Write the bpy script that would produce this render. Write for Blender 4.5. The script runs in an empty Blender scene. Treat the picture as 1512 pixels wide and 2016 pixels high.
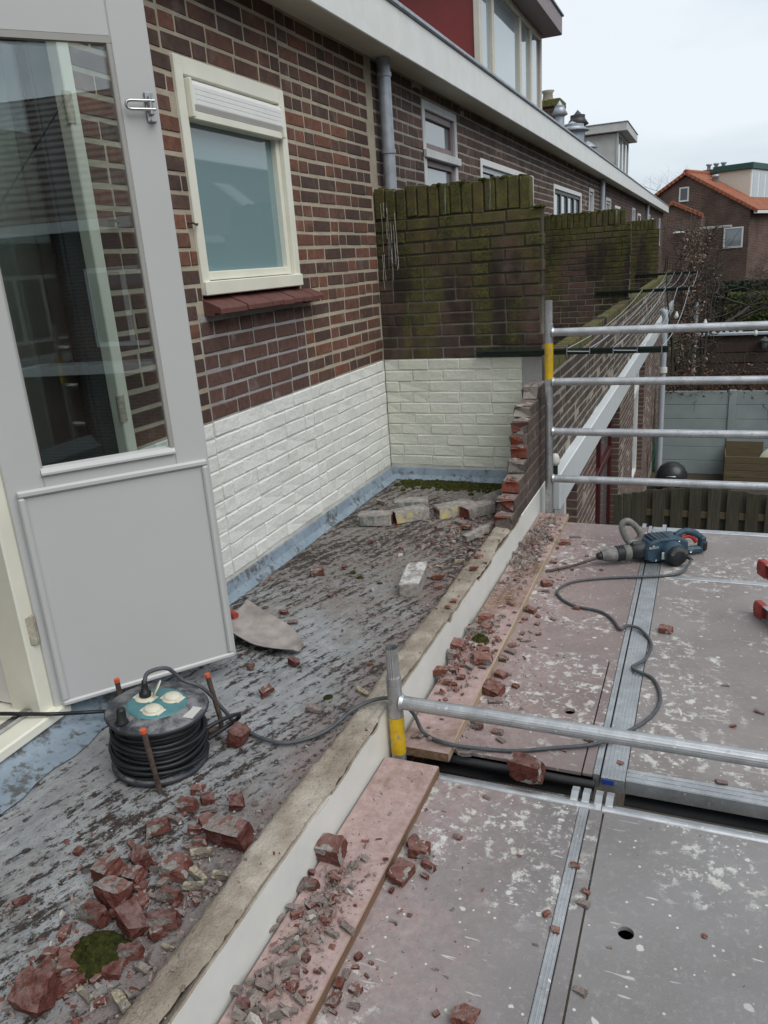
import bpy, bmesh, math, random
from mathutils import Vector, Matrix, Quaternion

# ------------------------------------------------------------------ camera, sky, light
sc = bpy.context.scene
col = sc.collection
CAM = Vector((2.07, 0.0, 1.479))
cam_d = bpy.data.cameras.new('camera')
cam = bpy.data.objects.new('camera', cam_d)
col.objects.link(cam)
RM = Matrix(((0.92469097, -0.05483057, 0.37674954),
             (0.3744883, 0.30928464, -0.87412901),
             (-0.06859385, 0.9493875, 0.30652612)))
m4 = RM.to_4x4()
m4.translation = CAM
cam.matrix_world = m4
cam_d.sensor_fit = 'VERTICAL'
cam_d.sensor_height = 36.0
cam_d.sensor_width = 27.0
cam_d.lens = 1514.9 / 2016 * 36.0
cam_d.clip_start = 0.05
cam_d.clip_end = 3000
sc.camera = cam

SUN_EL, SUN_AZ = math.radians(52), math.radians(115)   # azimuth measured from +Y towards +X
w = bpy.data.worlds.new('World')
sc.world = w
w.use_nodes = True
nt = w.node_tree
for n in list(nt.nodes):
    nt.nodes.remove(n)
out = nt.nodes.new('ShaderNodeOutputWorld')
bg = nt.nodes.new('ShaderNodeBackground')
sky = nt.nodes.new('ShaderNodeTexSky')
sky.sky_type = 'NISHITA'
sky.sun_disc = False
sky.sun_elevation = SUN_EL
sky.sun_rotation = SUN_AZ
sky.dust_density = 3.0
tc = nt.nodes.new('ShaderNodeTexCoord')
mp = nt.nodes.new('ShaderNodeMapping')
mp.inputs['Scale'].default_value = (1.0, 1.0, 3.2)
nz = nt.nodes.new('ShaderNodeTexNoise')
nz.inputs['Scale'].default_value = 1.7
nz.inputs['Detail'].default_value = 5.0
nz.inputs['Roughness'].default_value = 0.5
rp = nt.nodes.new('ShaderNodeValToRGB')
rp.color_ramp.elements[0].position = 0.36
rp.color_ramp.elements[0].color = (3.8, 4.5, 5.15, 1)
rp.color_ramp.elements[1].position = 0.64
rp.color_ramp.elements[1].color = (6.4, 6.9, 7.3, 1)
mx = nt.nodes.new('ShaderNodeMix')
mx.data_type = 'RGBA'
mx.inputs[0].default_value = 0.93          # closed cloud cover over the clear sky
nt.links.new(tc.outputs['Generated'], mp.inputs['Vector'])
nt.links.new(mp.outputs['Vector'], nz.inputs['Vector'])
nt.links.new(nz.outputs['Fac'], rp.inputs['Fac'])
nt.links.new(sky.outputs['Color'], mx.inputs[6])
nt.links.new(rp.outputs['Color'], mx.inputs[7])
nt.links.new(mx.outputs[2], bg.inputs['Color'])
bg.inputs['Strength'].default_value = 0.1
nt.links.new(bg.outputs['Background'], out.inputs['Surface'])

sun_d = bpy.data.lights.new('sun', 'SUN')
sun_d.energy = 1.5
sun_d.angle = math.radians(50)
sun_d.color = (1.0, 0.97, 0.93)
sun = bpy.data.objects.new('sun', sun_d)
col.objects.link(sun)
sdir = Vector((math.sin(SUN_AZ) * math.cos(SUN_EL), math.cos(SUN_AZ) * math.cos(SUN_EL), math.sin(SUN_EL)))
sun.rotation_euler = sdir.to_track_quat('Z', 'Y').to_euler()
sun.location = sdir * 60
vs = sc.view_settings
vs.view_transform = 'Standard'
vs.look = 'None'
vs.gamma = 1
vs.exposure = 0.47
vs.use_curve_mapping = False
sc.cycles.max_bounces = 7
sc.cycles.diffuse_bounces = 3
sc.cycles.glossy_bounces = 3
sc.cycles.transmission_bounces = 7
sc.cycles.caustics_reflective = False
sc.cycles.caustics_refractive = False

# ------------------------------------------------------------------ materials
class NT:
    """Small helper to write node materials."""
    def __init__(self, name, rough=0.8, metal=0.0, spec=0.4):
        self.m = bpy.data.materials.new(name)
        self.m.use_nodes = True
        self.t = self.m.node_tree
        self.b = self.t.nodes['Principled BSDF']
        self.b.inputs['Roughness'].default_value = rough
        self.b.inputs['Metallic'].default_value = metal
        self.b.inputs['Specular IOR Level'].default_value = spec
        self._pos = None
        self._tc = None
    def n(self, k):
        return self.t.nodes.new(k)
    def put(self, sock, v):
        if hasattr(v, 'is_output'):
            self.t.links.new(v, sock)
        elif isinstance(v, (tuple, list)) and len(v) == 3 and sock.type == 'RGBA':
            sock.default_value = (*v, 1)
        else:
            sock.default_value = v
    def pos(self):
        if self._pos is None:
            self._pos = self.n('ShaderNodeNewGeometry')
        return self._pos.outputs['Position']
    def geo(self, nm):
        self.pos()
        return self._pos.outputs[nm]
    def obj(self):
        if self._tc is None:
            self._tc = self.n('ShaderNodeTexCoord')
        return self._tc.outputs['Object']
    def rnd(self):
        oi = self.n('ShaderNodeObjectInfo')
        return self.math('FRACT', self.math('ADD', oi.outputs['Random'], self.geo('Random Per Island')), 0)
    def mapv(self, vec, scale=(1, 1, 1), rot=(0, 0, 0), loc=(0, 0, 0)):
        k = self.n('ShaderNodeMapping')
        self.put(k.inputs['Vector'], vec)
        k.inputs['Scale'].default_value = scale
        k.inputs['Rotation'].default_value = rot
        k.inputs['Location'].default_value = loc
        return k.outputs['Vector']
    def noise(self, scale, detail=4, rough=0.55, vec=None, dist=0.0):
        k = self.n('ShaderNodeTexNoise')
        self.put(k.inputs['Vector'], vec if vec is not None else self.pos())
        k.inputs['Scale'].default_value = scale
        k.inputs['Detail'].default_value = detail
        k.inputs['Roughness'].default_value = rough
        k.inputs['Distortion'].default_value = dist
        return k.outputs['Fac']
    def voro(self, scale, vec=None, feat='F1'):
        k = self.n('ShaderNodeTexVoronoi')
        k.feature = feat
        self.put(k.inputs['Vector'], vec if vec is not None else self.pos())
        k.inputs['Scale'].default_value = scale
        return k.outputs['Distance'], k.outputs['Color']
    def math(self, op, a, b=0.0, clamp=False):
        k = self.n('ShaderNodeMath')
        k.operation = op
        k.use_clamp = clamp
        self.put(k.inputs[0], a)
        self.put(k.inputs[1], b)
        return k.outputs[0]
    def ss(self, v, a, b):
        k = self.n('ShaderNodeMapRange')
        k.interpolation_type = 'SMOOTHSTEP'
        self.put(k.inputs[0], v)
        k.inputs[1].default_value = a
        k.inputs[2].default_value = b
        return k.outputs[0]
    def ramp(self, f, stops):
        k = self.n('ShaderNodeValToRGB')
        e = k.color_ramp.elements
        while len(e) < len(stops):
            e.new(0.5)
        for s, (p, c) in zip(e, stops):
            s.position = p
            s.color = (*c, 1)
        self.put(k.inputs['Fac'], f)
        return k.outputs['Color']
    def mix(self, f, a, b, mode='MIX'):
        k = self.n('ShaderNodeMix')
        k.data_type = 'RGBA'
        k.blend_type = mode
        self.put(k.inputs[0], f)
        self.put(k.inputs[6], a)
        self.put(k.inputs[7], b)
        return k.outputs[2]
    def xyz(self, v=None):
        k = self.n('ShaderNodeSeparateXYZ')
        self.put(k.inputs[0], v if v is not None else self.pos())
        return k.outputs
    def bump(self, h, strength=0.5, dist=0.01):
        k = self.n('ShaderNodeBump')
        k.inputs['Strength'].default_value = strength
        k.inputs['Distance'].default_value = dist
        self.put(k.inputs['Height'], h)
        self.t.links.new(k.outputs['Normal'], self.b.inputs['Normal'])
    def col(self, c):
        self.put(self.b.inputs['Base Color'], c)
        return self
    def rough(self, r):
        self.put(self.b.inputs['Roughness'], r)

MT = {}
def plain(key, c, rough=0.6, metal=0.0, var=0.12, scale=9.0, spec=0.4, bump=0.0):
    k = NT(key, rough, metal, spec)
    f = k.noise(scale, 5)
    lo = tuple(v * (1 - var) for v in c)
    hi = tuple(min(1, v * (1 + var)) for v in c)
    k.col(k.ramp(f, [(0.3, lo), (0.7, hi)]))
    k.rough(k.math('ADD', k.math('MULTIPLY', k.noise(scale * 5, 3), 0.2), rough - 0.1))
    if bump:
        k.bump(k.noise(scale * 12, 4), bump, 0.004)
    MT[key] = k.m
    return k

def brick_mat(key, stops, moss=0.0, dirt=0.25, soot=False):
    k = NT(key, 0.88, 0, 0.25)
    r = k.rnd()
    c = k.ramp(r, stops)
    f = k.noise(28, 6, 0.65)
    c = k.mix(k.ss(f, 0.35, 0.75), c, k.mix(0.5, c, (0.03, 0.024, 0.022)))
    c = k.mix(k.math('MULTIPLY', k.ss(k.noise(9, 4), 0.56, 0.72), dirt), c, (0.30, 0.26, 0.23))
    if soot:   # grime washed over the old wall in broad stains
        g = k.math('MULTIPLY', k.ss(k.noise(1.3, 4, 0.6), 0.44, 0.64), 0.55)
        c = k.mix(g, c, (0.035, 0.026, 0.026))
    if moss:
        z = k.xyz()[2]
        mz = k.ss(k.math('ADD', z, k.math('MULTIPLY', k.noise(1.0, 3, 0.6, k.mapv(k.pos(), (5, 5, .8))), 1.1)), 1.85, 2.35)
        st = k.ss(k.noise(1.0, 4, 0.6, k.mapv(k.pos(), (3.6, 3.6, .55))), 0.47, 0.60)
        lo = k.ss(k.noise(2.3, 4), 0.5, .62)
        mm = k.math('MAXIMUM', mz, k.math('MULTIPLY', st, 0.95))
        mm = k.math('MULTIPLY', mm, k.ss(k.noise(60, 4, 0.7), 0.36, 0.6))
        dk = k.math('MULTIPLY', k.ss(k.noise(1.0, 4, .6, k.mapv(k.pos(), (1.8, 1.8, 1.0), loc=(3, 1, 0))), .45, .57), 0.78)
        c = k.mix(dk, c, (0.018, 0.015, 0.012))
        c = k.mix(k.math('MULTIPLY', mm, moss), c, k.ramp(k.noise(14, 3), [(0.3, (0.046, 0.058, 0.012)), (0.7, (0.145, 0.142, 0.026))]))
        pale = k.math('MULTIPLY', k.ss(k.noise(1.0, 3, .55, k.mapv(k.pos(), (30, 30, 2.2))), .60, .68), k.ss(z, 1.7, 1.8))
        c = k.mix(k.math('MULTIPLY', pale, .75), c, (0.24, 0.30, 0.24))
    k.col(c)
    k.bump(k.math('ADD', k.noise(45, 5, 0.65), k.math('MULTIPLY', k.noise(160, 3), 0.5)), 0.6, 0.004)
    MT[key] = k.m

BARE = [(0.0, (0.088, 0.056, 0.046)), (0.3, (0.125, 0.072, 0.056)), (0.55, (0.162, 0.080, 0.057)), (0.8, (0.215, 0.094, 0.062)), (1.0, (0.115, 0.080, 0.068))]
brick_mat('brick_bare', BARE, soot=True)
brick_mat('brick_infill', [(0, (0.110, 0.064, 0.054)), (0.5, (0.140, 0.074, 0.060)), (1, (0.105, 0.068, 0.060))], dirt=0.4)
brick_mat('brick_far', [(0, (0.080, 0.056, 0.050)), (0.5, (0.120, 0.078, 0.068)), (1, (0.145, 0.088, 0.074))], dirt=0.35, soot=True)
brick_mat('brick_mossy', [(0, (0.070, 0.050, 0.042)), (0.5, (0.100, 0.066, 0.054)), (1, (0.130, 0.076, 0.060))], moss=0.95, dirt=0.15)
brick_mat('brick_parapet', [(0, (0.070, 0.058, 0.050)), (0.5, (0.100, 0.078, 0.066)), (1, (0.120, 0.088, 0.074))], dirt=0.3, soot=True)
brick_mat('brick_pier', [(0, (0.10, 0.066, 0.060)), (0.5, (0.135, 0.085, 0.074)), (1, (0.16, 0.098, 0.084))], dirt=0.2)

def mortar_mat(key, c, c2, moss=False):
    k = NT(key, 0.95, 0, 0.2)
    cc = k.ramp(k.noise(7, 5, 0.65), [(0.3, c), (0.7, c2)])
    if moss:
        z = k.xyz()[2]
        mm = k.ss(k.math('ADD', z, k.noise(2.0, 3)), 1.2, 2.0)
        cc = k.mix(k.math('MULTIPLY', mm, .85), cc, (0.03, 0.034, 0.014))
        cc = k.mix(k.math('MULTIPLY', k.ss(k.noise(1.6, 4), .42, .6), .7), cc, (0.03, 0.027, 0.02))
    cc = k.mix(k.math('MULTIPLY', k.ss(k.noise(1.3, 4, 0.6), 0.44, 0.64), .42), cc, k.mix(.5, cc, (0.07, 0.06, 0.055)))
    cc = k.mix(k.math('MULTIPLY', k.ss(k.noise(55, 4, .7), .55, .7), .3), cc, (0.14, 0.11, 0.09))
    k.col(cc)
    k.bump(k.noise(110, 4, 0.7), 0.5, 0.003)
    MT[key] = k.m
mortar_mat('mortar_cream', (0.35, 0.305, 0.23), (0.48, 0.425, 0.33))
mortar_mat('mortar_grey', (0.30, 0.295, 0.285), (0.42, 0.41, 0.40))
mortar_mat('mortar_dark', (0.22, 0.20, 0.165), (0.34, 0.31, 0.27), moss=True)
mortar_mat('mortar_wall', (0.27, 0.245, 0.205), (0.37, 0.34, 0.29))

k = NT('white_masonry_paint', 0.75, 0, 0.3)
c = k.ramp(k.noise(3, 5), [(0.3, (0.70, 0.71, 0.67)), (0.7, (0.78, 0.79, 0.755))])
c = k.mix(k.math('MULTIPLY', k.ss(k.noise(40, 5, .7), .60, .75), .5), c, (0.36, 0.33, 0.28))
k.col(c)
k.bump(k.math('ADD', k.math('ADD', k.noise(35, 4), k.math('MULTIPLY', k.noise(150, 3), .4)), k.math('MULTIPLY', k.noise(11, 3), 1.2)), 0.6, 0.008)
MT['white_masonry_paint'] = k.m
k = NT('green_white_masonry_paint', 0.75, 0, 0.3)
c = k.ramp(k.noise(3, 5), [(0.3, (0.62, 0.63, 0.53)), (0.7, (0.70, 0.71, 0.61))])
c = k.mix(k.math('MULTIPLY', k.ss(k.noise(45, 5, .7), .60, .75), .55), c, (0.25, 0.24, 0.2))
k.col(c)
k.bump(k.math('ADD', k.math('ADD', k.noise(35, 4), k.math('MULTIPLY', k.noise(150, 3), .4)), k.math('MULTIPLY', k.noise(11, 3), 1.2)), 0.6, 0.008)
MT['green_white_masonry_paint'] = k.m
mortar_mat('painted_joint', (0.58, 0.58, 0.53), (0.76, 0.76, 0.71))

plain('cream_paint', (0.76, 0.75, 0.64), 0.35, var=.06, scale=5)
plain('grey_door_paint', (0.50, 0.505, 0.50), 0.38, var=.02, scale=3)
plain('bead_shade_grey', (0.34, 0.33, 0.31), 0.45, var=.05)  # shadow on the top and side glazing beads is put into this colour
plain('white_plastic', (0.78, 0.78, 0.76), 0.35, var=.03)
plain('dark_green_paint', (0.013, 0.02, 0.022), 0.4, var=.25)
plain('white_board', (0.70, 0.71, 0.68), 0.4, var=.06, scale=6, bump=.15)
plain('neighbour_board', (0.66, 0.70, 0.72), 0.35, var=.03, scale=4)
plain('red_panel', (0.22, 0.035, 0.032), 0.45, var=.05)
plain('red_brown_paint', (0.07, 0.014, 0.014), 0.4, var=.15)
plain('purple_paint', (0.20, 0.15, 0.155), 0.45, var=.1)
plain('zinc', (0.36, 0.39, 0.43), 0.45, metal=.4, var=.2, scale=14)
plain('grey_pvc', (0.42, 0.46, 0.50), 0.4, var=.05)
plain('room_wall', (0.45, 0.43, 0.40), 0.8)
plain('room_dark', (0.06, 0.06, 0.058), 0.8)
plain('pink_floor', (0.62, 0.40, 0.28), 0.5, var=.06)
plain('curtain', (0.62, 0.66, 0.62), 0.9, var=.06)
plain('steel', (0.55, 0.55, 0.55), 0.3, metal=1, var=.15, scale=30)
plain('old_brass', (0.5, 0.46, 0.36), 0.5, metal=.3, var=.3, scale=60)
plain('black_rubber', (0.014, 0.015, 0.017), 0.45, var=.3, scale=25)
plain('dark_metal', (0.03, 0.03, 0.032), 0.4, var=.3)
plain('green_steel', (0.014, 0.03, 0.024), 0.45, var=.3, scale=20)
plain('line_white', (0.40, 0.45, 0.47), 0.5)
plain('teal_plastic', (0.075, 0.20, 0.215), 0.45, var=.15, scale=20)
plain('ivory_plastic', (0.60, 0.57, 0.46), 0.45, var=.1, scale=30)
plain('orange_cap', (0.62, 0.10, 0.04), 0.5, var=.1)
plain('bosch_blue', (0.034, 0.068, 0.100), 0.5, var=.4, scale=30)
plain('tool_grey', (0.175, 0.175, 0.165), 0.6, var=.35, scale=35)
plain('tool_black', (0.018, 0.02, 0.024), 0.5, var=.4, scale=30)
plain('tool_red', (0.50, 0.03, 0.025), 0.4)
plain('ladder_red', (0.33, 0.05, 0.04), 0.5, var=.45, scale=30)
plain('anthracite', (0.045, 0.047, 0.05), 0.45, var=.2)
plain('terracotta_sill', (0.125, 0.052, 0.043), 0.6, var=.2, scale=25, bump=.2)
plain('pale_panel', (0.50, 0.50, 0.47), 0.6, var=.12, scale=4)
plain('cream_panel', (0.62, 0.59, 0.50), 0.6, var=.05)
plain('green_trim', (0.02, 0.07, 0.055), 0.5, var=.1)
plain('window_white', (0.72, 0.72, 0.70), 0.4, var=.04)
plain('yellow_bulb', (0.75, 0.75, 0.70), 0.2)
plain('barbecue', (0.03, 0.032, 0.034), 0.3, var=.2)
plain('pale_disc', (0.55, 0.56, 0.42), 0.6)
plain('hose_green', (0.02, 0.09, 0.06), 0.5)
plain('blue_mark', (0.02, 0.06, 0.30), 0.5)
plain('grey_cord', (0.075, 0.082, 0.09), 0.55, var=.25, scale=40)
plain('bark', (0.060, 0.050, 0.040), 0.9, var=.4, scale=18, bump=.4)

def glass(key, tint=(1, 1, 1)):
    # thin pane: what it does not reflect passes straight through
    k = NT(key)
    tr = k.n('ShaderNodeBsdfTransparent')
    tr.inputs['Color'].default_value = (*tint, 1)
    gl = k.n('ShaderNodeBsdfGlossy')
    gl.inputs['Roughness'].default_value = 0.0
    lw = k.n('ShaderNodeLayerWeight')
    lw.inputs['Blend'].default_value = 0.5
    fr = k.math('ADD', 0.085, k.math('MULTIPLY', k.math('POWER', lw.outputs['Facing'], 5.0), 0.9))
    ms = k.n('ShaderNodeMixShader')
    k.t.links.new(fr, ms.inputs[0])
    k.t.links.new(tr.outputs[0], ms.inputs[1])
    k.t.links.new(gl.outputs[0], ms.inputs[2])
    k.t.links.new(ms.outputs[0], k.t.nodes['Material Output'].inputs['Surface'])
    MT[key] = k.m
glass('clear_glass', (0.95, 0.98, 0.975))
def dark_pane(key, c, rough=0.03):
    k = NT(key, rough, 0, 0.8)
    k.col(c)
    k.b.inputs['Coat Weight'].default_value = 0.6
    k.b.inputs['Coat Roughness'].default_value = 0.02
    MT[key] = k.m
dark_pane('frosted_teal_pane', (0.195, 0.300, 0.315))
dark_pane('dark_pane', (0.03, 0.036, 0.04))
dark_pane('pale_pane', (0.34, 0.40, 0.42))
dark_pane('curtain_pane', (0.22, 0.26, 0.27))

# roof membrane: old grey-blue coating with dirt in the hollows of its folds
k = NT('roof_membrane', 0.8, 0, 0.35)
P = k.mapv(k.pos(), rot=(0, 0, math.radians(20)))
rid = k.noise(1.0, 4, .6, k.mapv(P, (30, 8, 1)), dist=.5)
blot = k.noise(1.0, 6, .68, k.mapv(P, (60, 32, 1)))
big = k.noise(2.3, 4, .6)
fine = k.noise(230, 3, .7)
base = k.ramp(k.noise(11, 5, .6), [(.3, (0.26, 0.27, 0.28)), (.7, (0.41, 0.425, 0.435))])
base = k.mix(k.math('MULTIPLY', k.ss(k.noise(90, 4, .7), .5, .7), .4), base, (0.12, 0.12, 0.118))
x, y, z = k.xyz()
dz = k.ss(y, 2.2, 3.7)       # more silt towards the closed corner
s = k.math('ADD', k.math('ADD', k.math('MULTIPLY', rid, .36), k.math('MULTIPLY', blot, .62)), k.math('MULTIPLY', big, .42))
s = k.math('ADD', s, k.math('MULTIPLY', fine, .20))
fold = k.math('SINE', k.math('MULTIPLY', k.math('ADD', k.xyz(P)[0], k.math('MULTIPLY', k.noise(3, 2), .05)), 95))
s = k.math('ADD', s, k.math('MULTIPLY', dz, .03))
dirt = k.ss(k.math('ADD', s, k.math('MULTIPLY', fold, -.030)), .80, .89)
dirtc = k.ramp(k.noise(60, 4), [(.3, (0.020, 0.017, 0.016)), (.7, (0.075, 0.058, 0.051))])
silt = k.math('MULTIPLY', k.ss(k.math('ADD', k.noise(3.0, 5, .65), k.math('MULTIPLY', dz, .30)), .48, .76), .8)
base = k.mix(silt, base, k.ramp(k.noise(80, 5, .7), [(.3, (0.12, 0.096, 0.080)), (.5, (0.21, 0.178, 0.152)), (.7, (0.34, 0.305, 0.27))]))
# brick dust along the demolished edge
dust = k.math('MULTIPLY', k.ss(k.math('ADD', x, k.math('MULTIPLY', k.noise(4, 4, .6), .5)), .98, 1.28), .7)
base = k.mix(dust, base, (0.20, 0.145, 0.13))
c = k.mix(dirt, base, dirtc)
spk = k.ss(k.noise(260, 2, .6), .71, .76)
c = k.mix(k.math('MULTIPLY', spk, .8), c, (0.55, 0.54, 0.51))
k.col(c)
k.rough(k.math('ADD', .5, k.math('MULTIPLY', dirt, .35)))
k.bump(k.math('ADD', k.math('ADD', k.math('MULTIPLY', s, 1.4), k.math('MULTIPLY', fold, .16)), k.math('MULTIPLY', fine, .3)), .8, .012)
MT['roof_membrane'] = k.m

k = NT('blue_upstand', 0.5, 0, 0.4)
c = k.ramp(k.noise(9, 5), [(.3, (0.18, 0.235, 0.29)), (.7, (0.27, 0.335, 0.395))])
c = k.mix(k.math('MULTIPLY', k.ss(k.math('ADD', k.math('MULTIPLY', k.noise(30, 5, .7), .6), k.math('MULTIPLY', k.noise(4, 4), .4)), .50, .60), .85), c, (0.075, 0.068, 0.06))
k.col(c)
k.bump(k.noise(18, 4), .4, .01)
MT['blue_upstand'] = k.m

k = NT('mortar_bed', 0.95, 0, 0.2)
c = k.ramp(k.noise(6, 6, .65), [(.28, (0.195, 0.160, 0.125)), (.5, (0.305, 0.26, 0.21)), (.72, (0.48, 0.44, 0.38))])
c = k.mix(k.math('MULTIPLY', k.ss(k.noise(120, 3, .7), .55, .7), .6), c, (0.11, 0.09, 0.074))
c = k.mix(k.math('MULTIPLY', k.ss(k.noise(3.2, 4), .58, .68), .7), c, (0.42, 0.38, 0.33))
k.col(c)
k.bump(k.math('ADD', k.noise(22, 5, .7), k.math('MULTIPLY', k.noise(130, 3), .4)), .9, .012)
MT['mortar_bed'] = k.m

# scaffold board: brown phenolic plywood, scratched, with old wall paint and brick dust on it
def deck_mat(key, base0, base1, paint=.5, dustx=1.75, dark_y=None):
    k = NT(key, 0.62, 0, 0.35)
    x, y, z = k.xyz()
    base = k.ramp(k.noise(2.6, 5, .6), [(.3, base0), (.7, base1)])
    base = k.mix(k.math('MULTIPLY', k.ss(k.noise(70, 4, .7), .5, .72), .45), base, (0.33, 0.315, 0.31))
    dn = k.math('ADD', k.math('SUBTRACT', dustx, x), k.math('MULTIPLY', k.math('SUBTRACT', k.noise(2.2, 5, .65), .5), .9))
    dust = k.math('MULTIPLY', k.ss(dn, 0.02, .5), k.ss(k.noise(55, 5, .7), .22, .62))
    base = k.mix(k.math('MULTIPLY', dust, .85), base, k.ramp(k.noise(26, 5, .7), [(.3, (0.26, 0.175, 0.165)), (.7, (0.42, 0.33, 0.315))]))
    area = k.ss(k.noise(2.1, 3, .5, k.mapv(k.pos(), loc=(1.7, .4, 0))), paint, paint + .07)
    brk = k.ss(k.noise(20, 8, .74), .515, .60)
    p1 = k.math('MULTIPLY', area, brk)
    blob = k.ss(k.noise(7.5, 3, .5, k.mapv(k.pos(), (1, .8, 1), loc=(5, 2, 0)), dist=1.0), .70, .72)
    d, cc = k.voro(16)
    pick = k.ss(k.xyz(cc)[0], .78, .79)
    dots = k.math('MULTIPLY', k.math('SUBTRACT', 1, k.ss(k.math('ADD', d, k.math('MULTIPLY', k.math('SUBTRACT', k.noise(38, 4, .6), .5), .45)), .10, .15)), pick)
    d2, cc2 = k.voro(48)
    dots2 = k.math('MULTIPLY', k.math('SUBTRACT', 1, k.ss(d2, .16, .2)), k.ss(k.xyz(cc2)[0], .8, .81))
    scr = k.math('MULTIPLY', k.ss(k.noise(1, 2, .5, k.mapv(k.pos(), (9, 70, 1), rot=(0, 0, .5)), dist=.4), .70, .73), .7)
    pm = k.math('MAXIMUM', k.math('MAXIMUM', p1, blob), k.math('MAXIMUM', dots, k.math('MAXIMUM', dots2, scr)))
    c = k.mix(k.math('MULTIPLY', pm, .8), base, k.ramp(k.noise(8, 2), [(.35, (0.56, 0.545, 0.49)), (.65, (0.66, 0.66, 0.65))]))
    k.col(c)
    mesh = k.math('ADD', k.math('SINE', k.math('MULTIPLY', k.math('ADD', x, y), 900)), k.math('SINE', k.math('MULTIPLY', k.math('SUBTRACT', x, y), 900)))
    k.bump(k.math('ADD', k.math('MULTIPLY', pm, .6), k.math('ADD', k.math('MULTIPLY', mesh, .05), k.noise(90, 4))), .35, .003)
    MT[key] = k.m
deck_mat('deck_brown', (0.185, 0.142, 0.136), (0.255, 0.210, 0.200), .49, 1.80)
deck_mat('deck_grey', (0.165, 0.152, 0.152), (0.245, 0.23, 0.23), .47, 1.72)
deck_mat('deck_grey_right', (0.175, 0.166, 0.165), (0.255, 0.246, 0.245), .55, 1.3)
deck_mat('deck_worn', (0.205, 0.178, 0.172), (0.285, 0.256, 0.246), .46, 1.5)

k = NT('plank', 0.85, 0, 0.25)
x, y, z = k.xyz()
g = k.noise(1, 5, .6, k.mapv(k.pos(), (60, 3, 60)), dist=.5)
base = k.ramp(g, [(.3, (0.125, 0.070, 0.043)), (.7, (0.27, 0.175, 0.115))])
nup = k.xyz(k.geo('Normal'))[2]
# settled brick dust lies on the upward face
dm = k.math('MULTIPLY', k.ss(nup, .5, .9), k.ss(k.math('ADD', k.noise(3.0, 5, .65), k.math('MULTIPLY', k.noise(40, 4), .2)), .36, .62))
c = k.mix(k.math('MULTIPLY', dm, .95), base, k.ramp(k.noise(30, 5, .7), [(.3, (0.31, 0.205, 0.19)), (.7, (0.47, 0.36, 0.34))]))
k.col(c)
k.bump(k.math('ADD', g, k.noise(120, 4)), .4, .004)
MT['plank'] = k.m
k = NT('plank_side', 0.85, 0, 0.25)
g = k.noise(1, 5, .6, k.mapv(k.pos(), (60, 3, 60)), dist=.5)
k.col(k.ramp(g, [(.3, (0.30, 0.225, 0.15)), (.7, (0.46, 0.37, 0.27))]))
k.bump(g, .3, .004)
MT['plank_side'] = k.m

def alu(key, dirty=.4):
    k = NT(key, 0.38, 0.85, 0.5)
    c = k.ramp(k.noise(12, 5), [(.3, (0.40, 0.41, 0.42)), (.7, (0.60, 0.61, 0.62))])
    f = k.ss(k.noise(35, 6, .7), .52, .66)
    c = k.mix(k.math('MULTIPLY', f, dirty), c, (0.22, 0.21, 0.20))
    f2 = k.ss(k.noise(55, 5, .7, k.mapv(k.pos(), loc=(3, 3, 3))), .62, .68)
    c = k.mix(f2, c, (0.68, 0.67, 0.64))
    k.col(c)
    k.put(k.b.inputs['Metallic'], k.math('SUBTRACT', .85, k.math('MULTIPLY', k.math('MAXIMUM', f2, k.math('MULTIPLY', f, dirty)), .75)))
    k.rough(k.math('ADD', .3, k.math('MULTIPLY', k.noise(50, 4), .3)))
    k.bump(k.noise(90, 4), .12, .002)
    MT[key] = k.m
alu('aluminium')
alu('aluminium_dirty', .8)
k = NT('yellow_tape', 0.5, 0, .4)
f = k.ss(k.noise(45, 5, .7, k.mapv(k.pos(), (1, 1, .6))), .57, .62)
k.col(k.mix(f, k.ramp(k.noise(20, 3), [(.3, (0.58, 0.36, 0.012)), (.7, (0.72, 0.47, 0.02))]), (0.28, 0.27, 0.25)))
MT['yellow_tape'] = k.m

# rubble
def rubble_mat(key, lo, hi, coat=.0, coatc=(0.40, 0.385, 0.36), dust=.25):
    k = NT(key, 0.93, 0, 0.2)
    r = k.rnd()
    c = k.mix(r, lo, hi)
    c = k.mix(k.ss(k.noise(70, 5, .7), .38, .72), c, k.mix(.55, c, (0.035, 0.017, 0.015)))
    c = k.mix(k.math('MULTIPLY', k.ss(k.noise(22, 4, .6), .52, .7), .35), c, (0.30, 0.22, 0.205))
    if coat:
        m = k.ss(k.math('ADD', k.math('ADD', k.noise(1.0, 2, .5, k.mapv(k.obj(), (1.7, 1.7, 1.7))), k.math('MULTIPLY', r, .16)), k.math('MULTIPLY', k.noise(9, 4, .6, k.obj()), .10)), 1.02 - coat - .015, 1.02 - coat + .015)
        c = k.mix(m, c, k.ramp(k.noise(60, 4), [(.3, tuple(v * .8 for v in coatc)), (.7, coatc)]))
    up = k.ss(k.xyz(k.geo('Normal'))[2], .3, .95)
    c = k.mix(k.math('MULTIPLY', k.math('MULTIPLY', up, dust), k.ss(k.noise(40, 4), .3, .65)), c, (0.36, 0.26, 0.245))
    k.col(c)
    k.bump(k.math('ADD', k.noise(60, 5, .7), k.math('MULTIPLY', k.noise(190, 3), .5)), 1.0, .012)
    MT[key] = k.m
rubble_mat('rubble_red', (0.115, 0.036, 0.028), (0.205, 0.070, 0.052), .24, dust=.45)
rubble_mat('rubble_orange', (0.19, 0.070, 0.047), (0.29, 0.115, 0.080), .24, dust=.6)
rubble_mat('rubble_coated', (0.15, 0.048, 0.038), (0.23, 0.085, 0.066), .33, (0.38, 0.36, 0.335), dust=.5)
rubble_mat('rubble_mortar', (0.16, 0.135, 0.12), (0.33, 0.295, 0.27), .0, dust=.55)
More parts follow.
